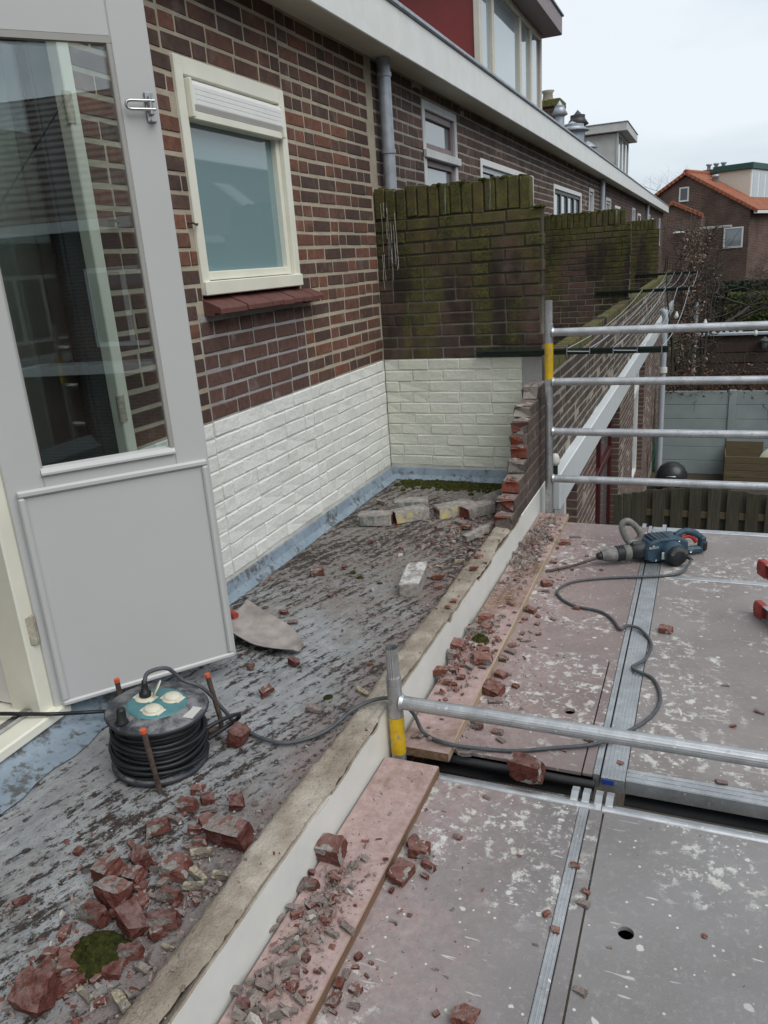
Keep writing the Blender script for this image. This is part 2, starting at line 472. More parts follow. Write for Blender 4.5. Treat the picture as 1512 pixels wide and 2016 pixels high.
rubble_mat('rubble_sliver', (0.42, 0.365, 0.245), (0.55, 0.50, 0.38), .42, (0.25, 0.22, 0.18), dust=.05)
rubble_mat('broken_end', (0.22, 0.066, 0.044), (0.30, 0.10, 0.068), .40, (0.42, 0.385, 0.34), dust=.4)
rubble_mat('mortar_face', (0.25, 0.235, 0.215), (0.43, 0.41, 0.38), .42, (0.20, 0.085, 0.068), dust=.35)
rubble_mat('brick_red_fresh', (0.22, 0.062, 0.04), (0.28, 0.085, 0.055), .2, dust=.1)
k = NT('mixed_chips', 0.95, 0, .2)
r = k.geo('Random Per Island')
k.col(k.mix(k.math('MULTIPLY', k.ss(k.noise(200, 3), .4, .7), .3),
            k.ramp(r, [(0, (0.11, 0.095, 0.085)), (.2, (0.20, 0.18, 0.165)), (.42, (0.31, 0.28, 0.26)), (.58, (0.15, 0.05, 0.037)), (.75, (0.22, 0.09, 0.07)), (.9, (0.34, 0.26, 0.245)), (1, (0.5, 0.48, 0.44))]), (0.1, 0.08, 0.07)))
MT['mixed_chips'] = k.m
k = NT('grey_chips', 0.95, 0, .2)
r = k.geo('Random Per Island')
k.col(k.mix(k.math('MULTIPLY', k.ss(k.noise(200, 3), .4, .7), .35),
            k.ramp(r, [(0, (0.12, 0.105, 0.09)), (.35, (0.21, 0.178, 0.158)), (.7, (0.31, 0.26, 0.235)), (.85, (0.20, 0.085, 0.065)), (.93, (0.38, 0.29, 0.27)), (1, (0.45, 0.43, 0.39))]), (0.1, 0.08, 0.07)))
MT['grey_chips'] = k.m
k = NT('moss', 0.95, 0, .15)
k.col(k.ramp(k.noise(55, 5, .7), [(.3, (0.022, 0.028, 0.008)), (.5, (0.060, 0.066, 0.015)), (.72, (0.135, 0.130, 0.030))]))
k.bump(k.noise(120, 5, .8), 1, .02)
MT['moss'] = k.m
plain('moss_top', (0.10, 0.098, 0.03), .95, var=.5, scale=30, bump=.8)
def painted_brick_mat(key, c):
    k = NT(key, .8, 0, .3)
    ny = k.xyz(k.obj())
    f = k.ss(k.noise(14, 4, .6, k.obj()), .44, .52)
    k.col(k.mix(f, k.ramp(k.noise(30, 4), [(.3, tuple(v * .75 for v in c)), (.7, c)]), k.ramp(k.noise(50, 4), [(.3, (0.22, 0.20, 0.18)), (.7, (0.40, 0.37, 0.34))])))
    k.bump(k.noise(70, 5), .7, .005)
    MT[key] = k.m
painted_brick_mat('brick_green_painted', (0.17, 0.20, 0.19))
painted_brick_mat('brick_yellow_painted', (0.52, 0.46, 0.23))
painted_brick_mat('brick_cement_covered', (0.27, 0.245, 0.23))
painted_brick_mat('brick_white_covered', (0.60, 0.585, 0.57))

# background
def tile_mat(key, a, b, s):
    k = NT(key, .75, 0, .3)
    v = k.obj()
    o = k.xyz(v)
    wv = k.math('SINE', k.math('MULTIPLY', o[0], s))
    rows = k.math('FRACT', k.math('MULTIPLY', o[1], 3.0), 0)
    c = k.ramp(k.noise(3, 5, .6, v), [(.3, a), (.7, b)])
    c = k.mix(k.math('MULTIPLY', k.ss(k.noise(9, 4, .6, v), .52, .7), .4), c, (0.06, 0.045, 0.035))
    k.col(c)
    k.bump(k.math('ADD', k.math('MULTIPLY', wv, .5), rows), .9, .05)
    MT[key] = k.m
tile_mat('orange_tiles', (0.26, 0.085, 0.045), (0.36, 0.13, 0.07), 28)
tile_mat('brown_tiles', (0.07, 0.05, 0.045), (0.11, 0.08, 0.07), 28)
def bricktex(key, c1, c2, mo, rough=.9):
    k = NT(key, rough, 0, .2)
    b = k.n('ShaderNodeTexBrick')
    v = k.obj()
    o = k.xyz(v)
    cb = k.n('ShaderNodeCombineXYZ')
    k.put(cb.inputs[0], k.math('ADD', o[0], o[1]))
    k.put(cb.inputs[1], o[2])
    k.put(b.inputs['Vector'], cb.outputs[0])
    b.inputs['Scale'].default_value = 1
    b.inputs['Brick Width'].default_value = .22
    b.inputs['Row Height'].default_value = .075
    b.inputs['Mortar Size'].default_value = .007
    b.inputs['Color1'].default_value = (*c1, 1)
    b.inputs['Color2'].default_value = (*c2, 1)
    b.inputs['Mortar'].default_value = (*mo, 1)
    c = k.mix(k.math('MULTIPLY', k.ss(k.noise(.9, 5, .6), .4, .65), .4), b.outputs['Color'], (0.03, 0.022, 0.02))
    k.col(c)
    k.bump(b.outputs['Fac'], -.3, .006)
    MT[key] = k.m
bricktex('brick_distant', (0.155, 0.084, 0.064), (0.105, 0.064, 0.053), (0.23, 0.195, 0.165))
bricktex('brick_distant_dark', (0.105, 0.066, 0.055), (0.078, 0.052, 0.044), (0.17, 0.145, 0.125))
k = NT('ground_soil', .95, 0, .2)
k.col(k.ramp(k.noise(.7, 6, .6), [(.3, (0.045, 0.038, 0.028)), (.5, (0.075, 0.062, 0.05)), (.7, (0.06, 0.07, 0.03))]))
k.bump(k.noise(20, 5), .6, .03)
MT['ground_soil'] = k.m
k = NT('weathered_wood', .88, 0, .25)
g = k.noise(1, 5, .6, k.mapv(k.pos(), (40, 40, 2.5)), dist=.6)
c = k.ramp(g, [(.3, (0.045, 0.041, 0.031)), (.7, (0.115, 0.108, 0.082))])
c = k.mix(k.math('MULTIPLY', k.rnd(), .45), c, (0.045, 0.048, 0.028))
k.col(c)
k.bump(g, .5, .006)
MT['weathered_wood'] = k.m
k = NT('brown_wood', .88, 0, .25)
g = k.noise(1, 5, .6, k.mapv(k.pos(), (25, 25, 2.0)))
k.col(k.mix(k.rnd(), k.ramp(g, [(.3, (0.055, 0.038, 0.030)), (.7, (0.105, 0.075, 0.06))]), (0.06, 0.044, 0.038)))
MT['brown_wood'] = k.m
k = NT('pallet_wood', .88, 0, .25)
g = k.noise(1, 5, .6, k.mapv(k.pos(), (3, 25, 25)))
k.col(k.mix(k.rnd(), k.ramp(g, [(.3, (0.10, 0.085, 0.045)), (.7, (0.20, 0.165, 0.10))]), (0.13, 0.10, 0.06)))
MT['pallet_wood'] = k.m
plain('green_concrete', (0.30, 0.35, 0.345), .7, var=.1, scale=2.5)
def leaf_mat(key, a, b):
    k = NT(key, .6, 0, .3)
    k.col(k.mix(k.geo('Random Per Island'), a, b))
    MT[key] = k.m
leaf_mat('hedge_leaf', (0.050, 0.078, 0.020), (0.125, 0.155, 0.042))
leaf_mat('ivy_leaf', (0.008, 0.020, 0.013), (0.022, 0.044, 0.026))
leaf_mat('dead_leaf', (0.10, 0.055, 0.038), (0.28, 0.21, 0.165))
leaf_mat('rust_leaf', (0.085, 0.036, 0.020), (0.19, 0.10, 0.055))
plain('hedge_core', (0.02, 0.028, 0.01), .95, var=.5, scale=12)
plain('shovel_steel', (0.36, 0.325, 0.305), .55, metal=.25, var=.3, scale=14)
plain('window_board', (0.52, 0.53, 0.53), .6, var=.12, scale=6)

# ------------------------------------------------------------------ mesh helpers
class MB:
    """Collects faces; build() links them as one mesh object."""
    def __init__(self):
        self.v, self.f, self.mi, self.sm = [], [], [], []
    def add(self, vs, fs, mi=0, smooth=False):
        o = len(self.v)
        self.v += [tuple(p) for p in vs]
        self.f += [tuple(i + o for i in f) for f in fs]
        self.mi += [mi] * len(fs)
        self.sm += [smooth] * len(fs)
        return self
    def box(self, x0, x1, y0, y1, z0, z1, mi=0):
        vs = [(x0, y0, z0), (x1, y0, z0), (x1, y1, z0), (x0, y1, z0), (x0, y0, z1), (x1, y0, z1), (x1, y1, z1), (x0, y1, z1)]
        return self.add(vs, [(0, 3, 2, 1), (4, 5, 6, 7), (0, 1, 5, 4), (1, 2, 6, 5), (2, 3, 7, 6), (3, 0, 4, 7)], mi)
    def bev(self, x0, x1, y0, y1, z0, z1, b=0.004, mi=0):
        """box with chamfered edges"""
        bm = bmesh.new()
        bmesh.ops.create_cube(bm, size=1)
        for q in bm.verts:
            q.co = Vector(((x0 + x1) / 2 + q.co.x * (x1 - x0), (y0 + y1) / 2 + q.co.y * (y1 - y0), (z0 + z1) / 2 + q.co.z * (z1 - z0)))
        bmesh.ops.bevel(bm, geom=bm.edges[:], offset=b, segments=1, affect='EDGES', clamp_overlap=True)
        bm.verts.index_update()
        self.add([q.co for q in bm.verts], [[q.index for q in f.verts] for f in bm.faces], mi)
        bm.free()
        return self
    def quad(self, a, b, c, d, mi=0):
        return self.add([a, b, c, d], [(0, 1, 2, 3)], mi)
    def prism(self, poly, h0, h1, axis='z', mi=0):
        """polygon (2D) extruded along an axis; for x: poly=(y,z), y: (x,z), z: (x,y)"""
        def P(p, h):
            return {'x': (h, p[0], p[1]), 'y': (p[0], h, p[1]), 'z': (p[0], p[1], h)}[axis]
        n = len(poly)
        vs = [P(p, h0) for p in poly] + [P(p, h1) for p in poly]
        fs = [tuple(range(n))[::-1], tuple(range(n, 2 * n))] + [(i, (i + 1) % n, n + (i + 1) % n, n + i) for i in range(n)]
        return self.add(vs, fs, mi)
    def tube(self, path, r, n=10, mi=0, cap=True, flute=0.0, smooth=True):
        path = [Vector(p) for p in path]
        rs = r if isinstance(r, (list, tuple)) else [r] * len(path)
        vs, fs = [], []
        t0 = (path[1] - path[0]).normalized()
        up = Vector((0, 0, 1)) if abs(t0.z) < .9 else Vector((1, 0, 0))
        u = t0.cross(up).normalized()
        for i, p in enumerate(path):
            a = path[max(i - 1, 0)]
            b = path[min(i + 1, len(path) - 1)]
            t = (b - a)
            t = t.normalized() if t.length > 1e-9 else t0
            u = (u - t * u.dot(t)).normalized()
            w_ = t.cross(u)
            for j in range(n):
                an = 2 * math.pi * j / n
                rr = rs[i] * (1 - (flute if j % 2 else 0))
                vs.append(p + u * (rr * math.cos(an)) + w_ * (rr * math.sin(an)))
        for i in range(len(path) - 1):
            for j in range(n):
                fs.append((i * n + j, i * n + (j + 1) % n, (i + 1) * n + (j + 1) % n, (i + 1) * n + j))
        self.add(vs, fs, mi, smooth)
        if cap:
            self.add([vs[j] for j in range(n)], [tuple(range(n))[::-1]], mi)
            self.add([vs[(len(path) - 1) * n + j] for j in range(n)], [tuple(range(n))], mi)
        return self
    def lathe(self, prof, n=32, mi=0, M=None, smooth=True):
        """prof: list of (r, z)"""
        vs, fs = [], []
        for r, z in prof:
            for j in range(n):
                a = 2 * math.pi * j / n
                p = Vector((r * math.cos(a), r * math.sin(a), z))
                vs.append(M @ p if M is not None else p)
        for i in range(len(prof) - 1):
            for j in range(n):
                fs.append((i * n + j, i * n + (j + 1) % n, (i + 1) * n + (j + 1) % n, (i + 1) * n + j))
        return self.add(vs, fs, mi, smooth)
    def xf(self, M):
        self.v = [tuple(M @ Vector(p)) for p in self.v]
        return self
    def mesh(self, name, mats):
        me = bpy.data.meshes.new(name)
        me.from_pydata(self.v, [], self.f)
        for m_ in (mats if isinstance(mats, (list, tuple)) else [mats]):
            me.materials.append(MT[m_])
        me.polygons.foreach_set('material_index', self.mi)
        me.polygons.foreach_set('use_smooth', self.sm)
        me.validate()
        me.update()
        return me
    def build(self, name, mats, parent=None):
        return link(name, self.mesh(name, mats), parent)

def link(name, me, parent=None, loc=None, rot=None, scale=None):
    o = bpy.data.objects.new(name, me)
    col.objects.link(o)
    if parent is not None:
        o.parent = parent
    if loc is not None:
        o.location = loc
    if rot is not None:
        o.rotation_euler = rot
    if scale is not None:
        o.scale = scale
    return o

def tag(o, label=None, cat=None, group=None, kind=None):
    if label: o['label'] = label
    if cat: o['category'] = cat
    if group: o['group'] = group
    if kind: o['kind'] = kind
    return o

def thing(name, label, cat, loc=(0, 0, 0), group=None, rz=0.0):
    o = bpy.data.objects.new(name, None)
    col.objects.link(o)
    o.location = loc
    o.rotation_euler = (0, 0, rz)
    o.empty_display_size = .1
    return tag(o, label, cat, group)

def spline(pts, sub=8):
    pts = [Vector(p) for p in pts]
    P = [pts[0] * 2 - pts[1]] + pts + [pts[-1] * 2 - pts[-2]]
    res = []
    for i in range(1, len(P) - 2):
        a, b, c_, d = P[i - 1], P[i], P[i + 1], P[i + 2]
        for s_ in range(sub):
            t = s_ / sub
            res.append(.5 * ((2 * b) + (c_ - a) * t + (2 * a - 5 * b + 4 * c_ - d) * t * t + (3 * b - a - 3 * c_ + d) * t ** 3))
    res.append(pts[-1])
    return res

# ------------------------------------------------------------------ bricks
BL, BD, BH = 0.21, 0.10, 0.065
def brick_geom(seed, b=0.004, jit=0.0012):
    rg = random.Random(seed)
    m_ = MB().bev(-BL / 2, BL / 2, -BD / 2, BD / 2, -BH / 2, BH / 2, b)
    m_.v = [tuple(c_ + rg.uniform(-jit, jit) for c_ in p) for p in m_.v]
    return m_
BG = [brick_geom(i) for i in range(6)]
BGW = [brick_geom(20 + i, .0035, .0030) for i in range(6)]
_bm = {}
def brick_mesh(i, mat):
    if (i, mat) not in _bm:
        _bm[(i, mat)] = BG[i].mesh('brick', mat) if 'white' not in mat else BGW[i].mesh('brick', mat)
    return _bm[(i, mat)]

def courses(u0, u1, z0, z1, openings=(), zref=0.843, seed=1, wild=.25, step=.075, jh=.010, jv=.010):
    """brick rectangles (ua, ub, zc, h) of a wall face; openings are (ua, ub, za, zb); jh bed joint, jv upright joint"""
    rg = random.Random(seed)
    res = []
    kz = math.ceil((z0 - zref - .001) / step)
    while zref + kz * step + .02 < z1:
        za, zb = zref + kz * step + jh / 2, zref + (kz + 1) * step - jh / 2
        zb = min(zb, z1)
        zc = (za + zb) / 2
        spans = [(u0, u1)]
        for (a, b, c_, d) in openings:
            if c_ < zc < d:
                ns = []
                for (p, q) in spans:
                    if b <= p or a >= q:
                        ns.append((p, q))
                    else:
                        if a - p > .02: ns.append((p, a))
                        if q - b > .02: ns.append((b, q))
                spans = ns
        for (p, q) in spans:
            u = p - (.11 if kz % 2 else 0) - rg.uniform(0, .02)
            while u < q:
                ln = .22 if rg.random() > wild else .11
                a, b = max(u, p), min(u + ln, q)
                if b - a > .035:
                    j_ = jv * rg.uniform(.75, 1.25) / 2
                    hj = rg.uniform(-.0015, .0015)
                    res.append((a + j_ if a > p else a + .001, b - j_ if b < q else b - .001, zc + hj, zb - za))
                u += ln
        kz += 1
    return res

def lay(parent, rects, plane, normal, mat, name='brick', limit=300, far=99, seed=3, joined_name='brick_courses'):
    """rects -> brick parts (the nearest ones, shared meshes) and one joined part for the rest.
    plane: coordinate of the brick face, normal: '+x' or '-y' """
    rg = random.Random(seed)
    items = []
    for (a, b, zc, h) in rects:
        uc = (a + b) / 2
        off = rg.gauss(0, .0009)
        if normal == '+x':
            loc = Vector((plane - BD / 2 + off, uc, zc)); rz = math.pi / 2
        else:
            loc = Vector((uc, plane + BD / 2 + off, zc)); rz = 0
        items.append(((loc - CAM).length, loc, rz, ((b - a) / BL, 1, h / BH), rg.randrange(6), rg.gauss(0, .006)))
    items.sort(key=lambda t: t[0])
    rest = MB()
    for i, (d, loc, rz, sc_, vi, tl) in enumerate(items):
        rot = (0, tl, 0) if normal != '+x' else (tl, 0, rz)
        if i < limit and d < far:
            link(name, brick_mesh(vi, mat), parent, loc, (0, tl * .5, rz), sc_)
        else:
            M = Matrix.Translation(loc) @ Matrix.Rotation(rz, 4, 'Z') @ Matrix.Diagonal((*sc_, 1))
            g = BG[vi]
            rest.add([M @ Vector(p) for p in g.v], g.f)
    if rest.v:
        tag(rest.build(joined_name, mat, parent), kind='stuff')

# ------------------------------------------------------------------ ground
GZ = -3.1
g = MB()
g.quad((-1500, -1500, GZ), (1500, -1500, GZ), (1500, 1500, GZ), (-1500, 1500, GZ))
tag(g.build('ground', 'ground_soil'), 'brown garden soil far below the scaffold', 'ground', kind='structure')

# ------------------------------------------------------------------ own house
WY0, WY1, WZ0, WZ1 = 2.965, 3.875, 1.398, 2.346
SOF = 2.725
GUT = 0.21
house = thing('row_house', 'brown brick terrace house with white painted band, shuttered window and open grey door', 'house')
DOOR0, DOORJ, JAMB1 = 0.85, 1.66, 2.37
# mortar sheets behind the bricks, cut round the window
m_ = MB()
for (a, b, c_, d) in ((JAMB1, 2.91, .843, SOF), (2.91, 3.886, WZ1, SOF), (3.886, 5.1, .843, SOF), (2.91, WY0, 1.32, WZ1), (WY1, 3.886, 1.32, WZ1)):
    m_.box(-.3, -.003, a, b, c_, d)
m_.build('wall', 'mortar_cream', house)
MB().box(-.3, -.004, 2.91, 3.886, .843, 1.32).build('infill_panel', 'mortar_grey', house)
MB().box(-.3, -.0048, JAMB1, 5.1, -.05, .843).build('painted_wall', 'painted_joint', house)
MB().box(-.3, -.006, -3, DOOR0 - .1, -.05, SOF).box(-.3, -.006, DOOR0 - .1, JAMB1, 2.42, SOF).build('wall', 'mortar_cream', house)
ops = [(WY0 - .0, WY1, 1.32, WZ1), (2.91, 3.886, .8, 1.32)]
J_ = dict(jh=.016, jv=.010)
R_ = courses(JAMB1 + .012, 2.906, .843, 1.368, (), seed=5, wild=.3, **J_) + courses(JAMB1 + .012, WY0 - .004, 1.368, 2.343, (), seed=25, wild=.3, **J_) + courses(JAMB1 + .012, 2.906, 2.343, SOF, (), seed=26, wild=.3, **J_)
R_ += courses(2.917, 3.880, WZ1 + .004, SOF, (), zref=WZ1 + .004, seed=6, wild=.2, jh=.012)
R_ += courses(3.892, 4.996, .843, SOF, (), seed=7, wild=.35, **J_)
R_ = [r_ for r_ in R_]
R2 = courses(2.917, 3.880, .843, 1.312, (), seed=8, wild=.1, jh=.013)
lay(house, R_, 0, '+x', 'brick_bare')
lay(house, R2, 0, '+x', 'brick_infill', name='infill_brick')
W_ = dict(jh=.010, jv=.005)
R3 = courses(JAMB1 + .012, 2.907, .02, .843, (), seed=11, wild=.3, **W_) + courses(2.913, 3.884, .02, .843, (), seed=12, wild=.15, **W_) + courses(3.888, 4.995, .02, .843, (), seed=13, wild=.3, **W_)
lay(house, R3, 0, '+x', 'white_masonry_paint', name='painted_brick')
# two rusty hooks left in the pier beside the door
for yy in (2.44, 2.93):
    hk = MB().tube([(-.01, yy, 1.70), (.02, yy, 1.70), (.028, yy + .02, 1.69), (.02, yy + .035, 1.695)], .005, 6)
    hk.build('rusty_hook', 'bark', house)

# window with roller shutter
win = MB()
fx0, fx1 = -.09, .012
fw = .055
win.bev(fx0, fx1, WY0, WY0 + fw, WZ0, WZ1, .004).bev(fx0, fx1, WY1 - fw, WY1, WZ0, WZ1, .004)
win.bev(fx0, fx1 + .001, WY0 + fw, WY1 - fw, WZ1 - .07, WZ1, .004).bev(fx0, fx1 + .012, WY0 + .001, WY1 - .001, WZ0 - .001, WZ0 + .06, .004)
win = win.build('window', 'cream_paint', house)
s_ = MB()
a0, a1, b0, b1 = WY0 + fw, WY1 - fw, WZ0 + .06, WZ1 - .07
sw = .035
s_.bev(-.07, -.012, a0 + .002, a0 + sw, b0 + .002, b1, .003).bev(-.07, -.012, a1 - sw, a1 - .002, b0 + .002, b1, .003)
s_.bev(-.07, -.0125, a0 + sw, a1 - sw, b0 + .003, b0 + sw + .006, .003).bev(-.07, -.0125, a0 + sw, a1 - sw, b1 - sw, b1 - .001, .003)
s_.build('sash', 'cream_paint', win)
MB().box(-.05, -.042, a0 + sw - .005, a1 - sw + .005, b0 + sw, b1 - sw + .005).build('pane', 'frosted_teal_pane', win)
sh = MB()
sz0, sz1 = b1 - .165, b1 - .015
sh.prism([(-.04, sz0 + .035), (.022, sz0 + .035), (.034, sz0 + .055), (.034, sz1 - .02), (.02, sz1), (-.04, sz1)], a0 + .02, a1 - .02, 'y')
for q in range(4):
    zz = sz0 + .058 + q * .019
    sh.box(.033, .0352, a0 + .035, a1 - .035, zz, zz + .015)
sh.build('shutter_box', 'white_plastic', win)
MB().bev(-.04, .024, a0 + .022, a1 - .022, sz0, sz0 + .034, .004).build('shutter_slat', 'cream_paint', win)
MB().bev(-.04, .037, a0 + .004, a0 + .02, sz0 + .005, sz1 + .004, .004).build('shutter_bracket', 'cream_paint', win)
MB().bev(-.04, .037, a1 - .02, a1 - .004, sz0 + .005, sz1 + .004, .004).build('shutter_bracket', 'cream_paint', win)
sl = thing_sill = MB().prism([(-.02, 1.325), (.075, 1.30), (.075, 1.318), (-.02, 1.36)], 2.955, 3.985, 'y')
sl.v = [(p[0], p[1], p[2]) for p in sl.v]
sill = MB().box(-.03, .05, 2.96, 3.98, 1.313, 1.335).build('window_sill', 'terracotta_sill', house)
nt_ = 9
tl = MB().prism([(-.03, 1.335), (.085, 1.318), (.085, 1.338), (.08, 1.345), (-.03, 1.392)], -.055, .055, 'y')
tme = tl.mesh('tile', 'terracotta_sill')
for q in range(nt_):
    yy = 2.958 + 1.03 / nt_ * (q + .5)
    link('tile', tme, sill, (random.Random(q).uniform(-.003, .003), yy, random.Random(q + 50).uniform(-.0015, .0015)), None, (1, 1.03 / nt_ / .113, 1))

# eaves: soffit and white gutter board
def eaves(parent, y0, y1):
    MB().box(-.25, GUT - .025, y0, y1, SOF, SOF + .03).build('soffit', 'cream_paint', parent)
    MB().bev(GUT - .025, GUT, y0 + .002, y1 - .002, SOF - .02, 2.955, .005).build('gutter_board', 'white_board', parent)
    MB().bev(GUT - .05, GUT + .018, y0 + .001, y1 - .001, 2.955, 2.985, .006).build('gutter_rim', 'zinc', parent)
eaves(house, -3, 5.098)

# door frame, threshold, inner room, second closed leaf
fr = MB()
fr.bev(-.12, .02, DOORJ, DOORJ + .09, .08, 2.42, .005)
fr.bev(-.12, .012, 2.315, JAMB1, .05, 2.42, .004)
fr.bev(-.12, .018, DOOR0 - .1, DOOR0, .08, 2.42, .005)
fr.bev(-.12, .0185, DOOR0, 2.315, 2.34, 2.42, .005)
fr.build('door_frame', 'cream_paint', house)
th = MB().bev(-.2, .055, DOOR0 - .1, DOORJ + .1, .045, .085, .006).build('threshold', 'cream_paint', house)
MB().bev(-.055, -.02, DOOR0, DOORJ, .086, .10, .003).build('weather_bar', 'steel', th)
MB().box(-.3, -.0, DOORJ + .1, 2.318, -.05, .10).build('painted_wall', 'white_masonry_paint', house)
lin = MB().bev(-.30, -.121, DOORJ + .015, DOORJ + .075, .09, 2.4, .004).build('door_lining', 'window_white', house)
MB().box(-4, -.13, -2.9, 4.9, .02, .07).build('floor', 'pink_floor', house)
rm = MB()
rm.box(-4.1, -4, -2.9, 4.9, .0, 2.6).box(-4, -.31, -3, -2.9, 0, 2.6).box(-4, -.31, 4.9, 5.0, 0, 2.6).box(-4, -.13, -2.9, 4.9, 2.6, 2.65)
rm.box(-.8, -.31, 2.44, 2.5, .07, 2.6)
rm.build('interior_wall', 'room_wall', house)
dk = MB()
dy0, dy1 = DOORJ + .092, 2.313
dk.bev(-.085, -.03, dy0, dy0 + .075, .105, 2.335, .004).bev(-.085, -.03, dy1 - .085, dy1, .105, 2.335, .004)
dk.bev(-.085, -.0305, dy0 + .075, dy1 - .085, 2.24, 2.335, .004).bev(-.085, -.0305, dy0 + .075, dy1 - .085, .105, .90, .004)
dk.prism([(-.06, .90), (-.032, .90), (-.05, .945), (-.06, .945)], dy0 + .075, dy1 - .085, 'y')
dk.bev(-.07, -.035, dy1 - .10, dy1 - .085, .9, 2.24, .003)
dk = dk.build('door', 'dark_green_paint', house)
tag(dk, 'closed dark green door leaf behind the open door')
MB().box(-.064, -.058, dy0 + .073, dy1 - .083, .90, 2.25).build('pane', 'clear_glass', dk)
for zz in (1.02, 2.06):
    hg = MB().tube([(.006, 2.316, zz - .05), (.006, 2.316, zz + .05)], .009, 10)
    hg.box(.0125, .0145, 2.318, 2.34, zz - .05, zz + .05)
    hg.build('hinge', 'old_brass', dk)
cu = MB()
pts = []
for i in range(41):
    yy = 1.72 + .012 * i * 1.3
    pts.append((-.22 + .025 * math.sin(i * 1.15) + .012 * math.sin(i * .4), yy))
vs_, fs_ = [], []
for (a, b) in pts:
    vs_ += [(a, b, .1), (a, b, 2.4)]
for i in range(40):
    fs_.append((2 * i, 2 * i + 2, 2 * i + 3, 2 * i + 1))
cu.add(vs_, fs_, 0, True)
cu.build('curtain', 'curtain', house)
MB().box(-.6, -.5, 1.5, 2.42, .07, 2.5).build('interior_cupboard', 'room_dark', house)

# open outer door
DR = MB()
t0, t1 = 0.0, .042
DR.bev(0, .115, t0, t1, .08, 2.29, .004).bev(.545, .66, t0, t1, .08, 2.29, .004)
DR.bev(.115, .545, t0 + .0005, t1, 2.175, 2.29, .003).bev(.115, .545, t0 + .0005, t1, .80, .905, .003)
DR.box(.115, .545, t0 + .01, t1 - .006, .08, .80)
door = DR.build('door', 'grey_door_paint', house)
door.location = (.03, 1.71, 0)
door.rotation_euler = (0, 0, math.atan2(.770, .639))
tag(door, 'open pale grey glazed outer door')
MB().bev(.028, .648, -.012, -.0005, .088, .866, .003).build('panel', 'grey_door_paint', door)
mo = MB()
for (a, b, c_, d) in ((.028, .648, .845, .867), (.028, .648, .0875, .108), (.0275, .05, .108, .845), (.626, .6485, .108, .845)):
    mo.bev(a, b, -.024, -.0125, c_, d, .006)
mo.build('moulding', 'grey_door_paint', door)
be = MB()
be.prism([(.0, 2.176), (.0, 2.158), (.022, 2.158), (.022, 2.176)], .113, .547, 'x')
be.v = [(p[0], p[1] - .001, p[2]) for p in be.v]
be.bev(.531, .547, -.002, .02, .906, 2.158, .003)
be.bev(.113, .121, .004, .02, .922, 2.158, .002)
be.build('glazing_bead', 'bead_shade_grey', door)
MB().prism([(-.012, .905), (.02, .905), (.02, .93), (.0, .925), (-.012, .912)], .113, .5465, 'x').build('glazing_sill', 'grey_door_paint', door)
MB().box(.116, .532, .019, .023, .92, 2.17).build('pane', 'clear_glass', door)
MB().box(.116, .532, .033, .037, .92, 2.17).build('pane', 'clear_glass', door)
for zz in (.39, 1.2, 2.1):
    hg = MB().tube([(-.012, -.006, zz - .05), (-.012, -.006, zz + .05)], .008, 10)
    hg.box(-.01, .0, -.004, .001, zz - .05, zz + .05)
    hg.box(-.05, -.014, -.012, -.008, zz - .05, zz + .05)
    hg.build('hinge', 'old_brass', door)
la = MB()
la.bev(.618, .648, -.008, -.0005, 1.945, 2.03, .003)
for zz in (1.978, 2.002):
    la.tube([(.645, -.022, zz), (.57, -.022, zz)], .0045, 8)
la.tube([(.57, -.022, 2.002), (.561, -.022, 1.999), (.557, -.022, 1.99), (.561, -.022, 1.981), (.57, -.022, 1.978)], .0045, 8)
la.tube([(.633, -.018, 1.965), (.633, -.018, 2.015)], .008, 8)
la.tube([(.633, -.008, 1.95), (.633, -.028, 1.95)], .007, 8)
la.build('security_latch', 'steel', door)

# ------------------------------------------------------------------ flat roof and its edge
FX = 1.125     # outer face of the roof edge
roof = MB()
nx, ny = 60, 330
rg = random.Random(9)
def roof_z(x, y):
    return .004 * math.sin(x * 9 + y * 2.1) + .003 * math.sin(y * 5.3 - x * 3) - .002
vs_, fs_ = [], []
for j in range(ny + 1):
    for i in range(nx + 1):
        x = -.02 + 1.06 * i / nx
        y = -1.2 + 6.2 * j / ny
        vs_.append((x, y, roof_z(x, y)))
for j in range(ny):
    for i in range(nx):
        a = j * (nx + 1) + i
        fs_.append((a, a + 1, a + nx + 2, a + nx + 1))
roof.add(vs_, fs_, 0, True)
roof = tag(roof.build('flat_roof', 'roof_membrane'), 'weathered grey flat roof covered with dirt and rubble', 'roof', kind='structure')
# upstand of painted felt along the walls
up = MB()
hh = .075
def upst(path):
    vs_, fs_ = [], []
    for (x, y, nx_, ny_) in path:
        vs_ += [(x + nx_ * .055, y + ny_ * .055, .001), (x + nx_ * .022, y + ny_ * .022, .03), (x + nx_ * .008, y + ny_ * .008, hh), (x, y, hh + .003)]
    for i in range(len(path) - 1):
        for q in range(3):
            a = i * 4 + q
            fs_.append((a, a + 4, a + 5, a + 1))
    up.add(vs_, fs_, 0, False)
N_ = 60
rg = random.Random(4)
upst([(.001 + rg.uniform(-.001, .002), 2.3 + (4.97 - 2.3) * i / N_, 1, 0) for i in range(N_ + 1)])
upst([(.0 + 1.03 * i / 20, 4.999 - rg.uniform(0, .002), 0, -1) for i in range(21)])
up.build('upstand_strip', 'blue_upstand', roof)
up = MB()
vs_, fs_ = [], []
for i in range(31):
    y = .2 + 2.2 * i / 30
    wv = .012 * math.sin(i * 1.7)
    vs_ += [(.20 + wv, y, .003), (.12 + wv, y, .012), (.055 + wv * .5, y, .034), (.03, y, .046)]
for i in range(30):
    for q in range(3):
        a = i * 4 + q
        fs_.append((a, a + 1, a + 5, a + 4))
up.add(vs_, fs_, 0, True)
up.build('threshold_flashing', 'blue_upstand', roof)
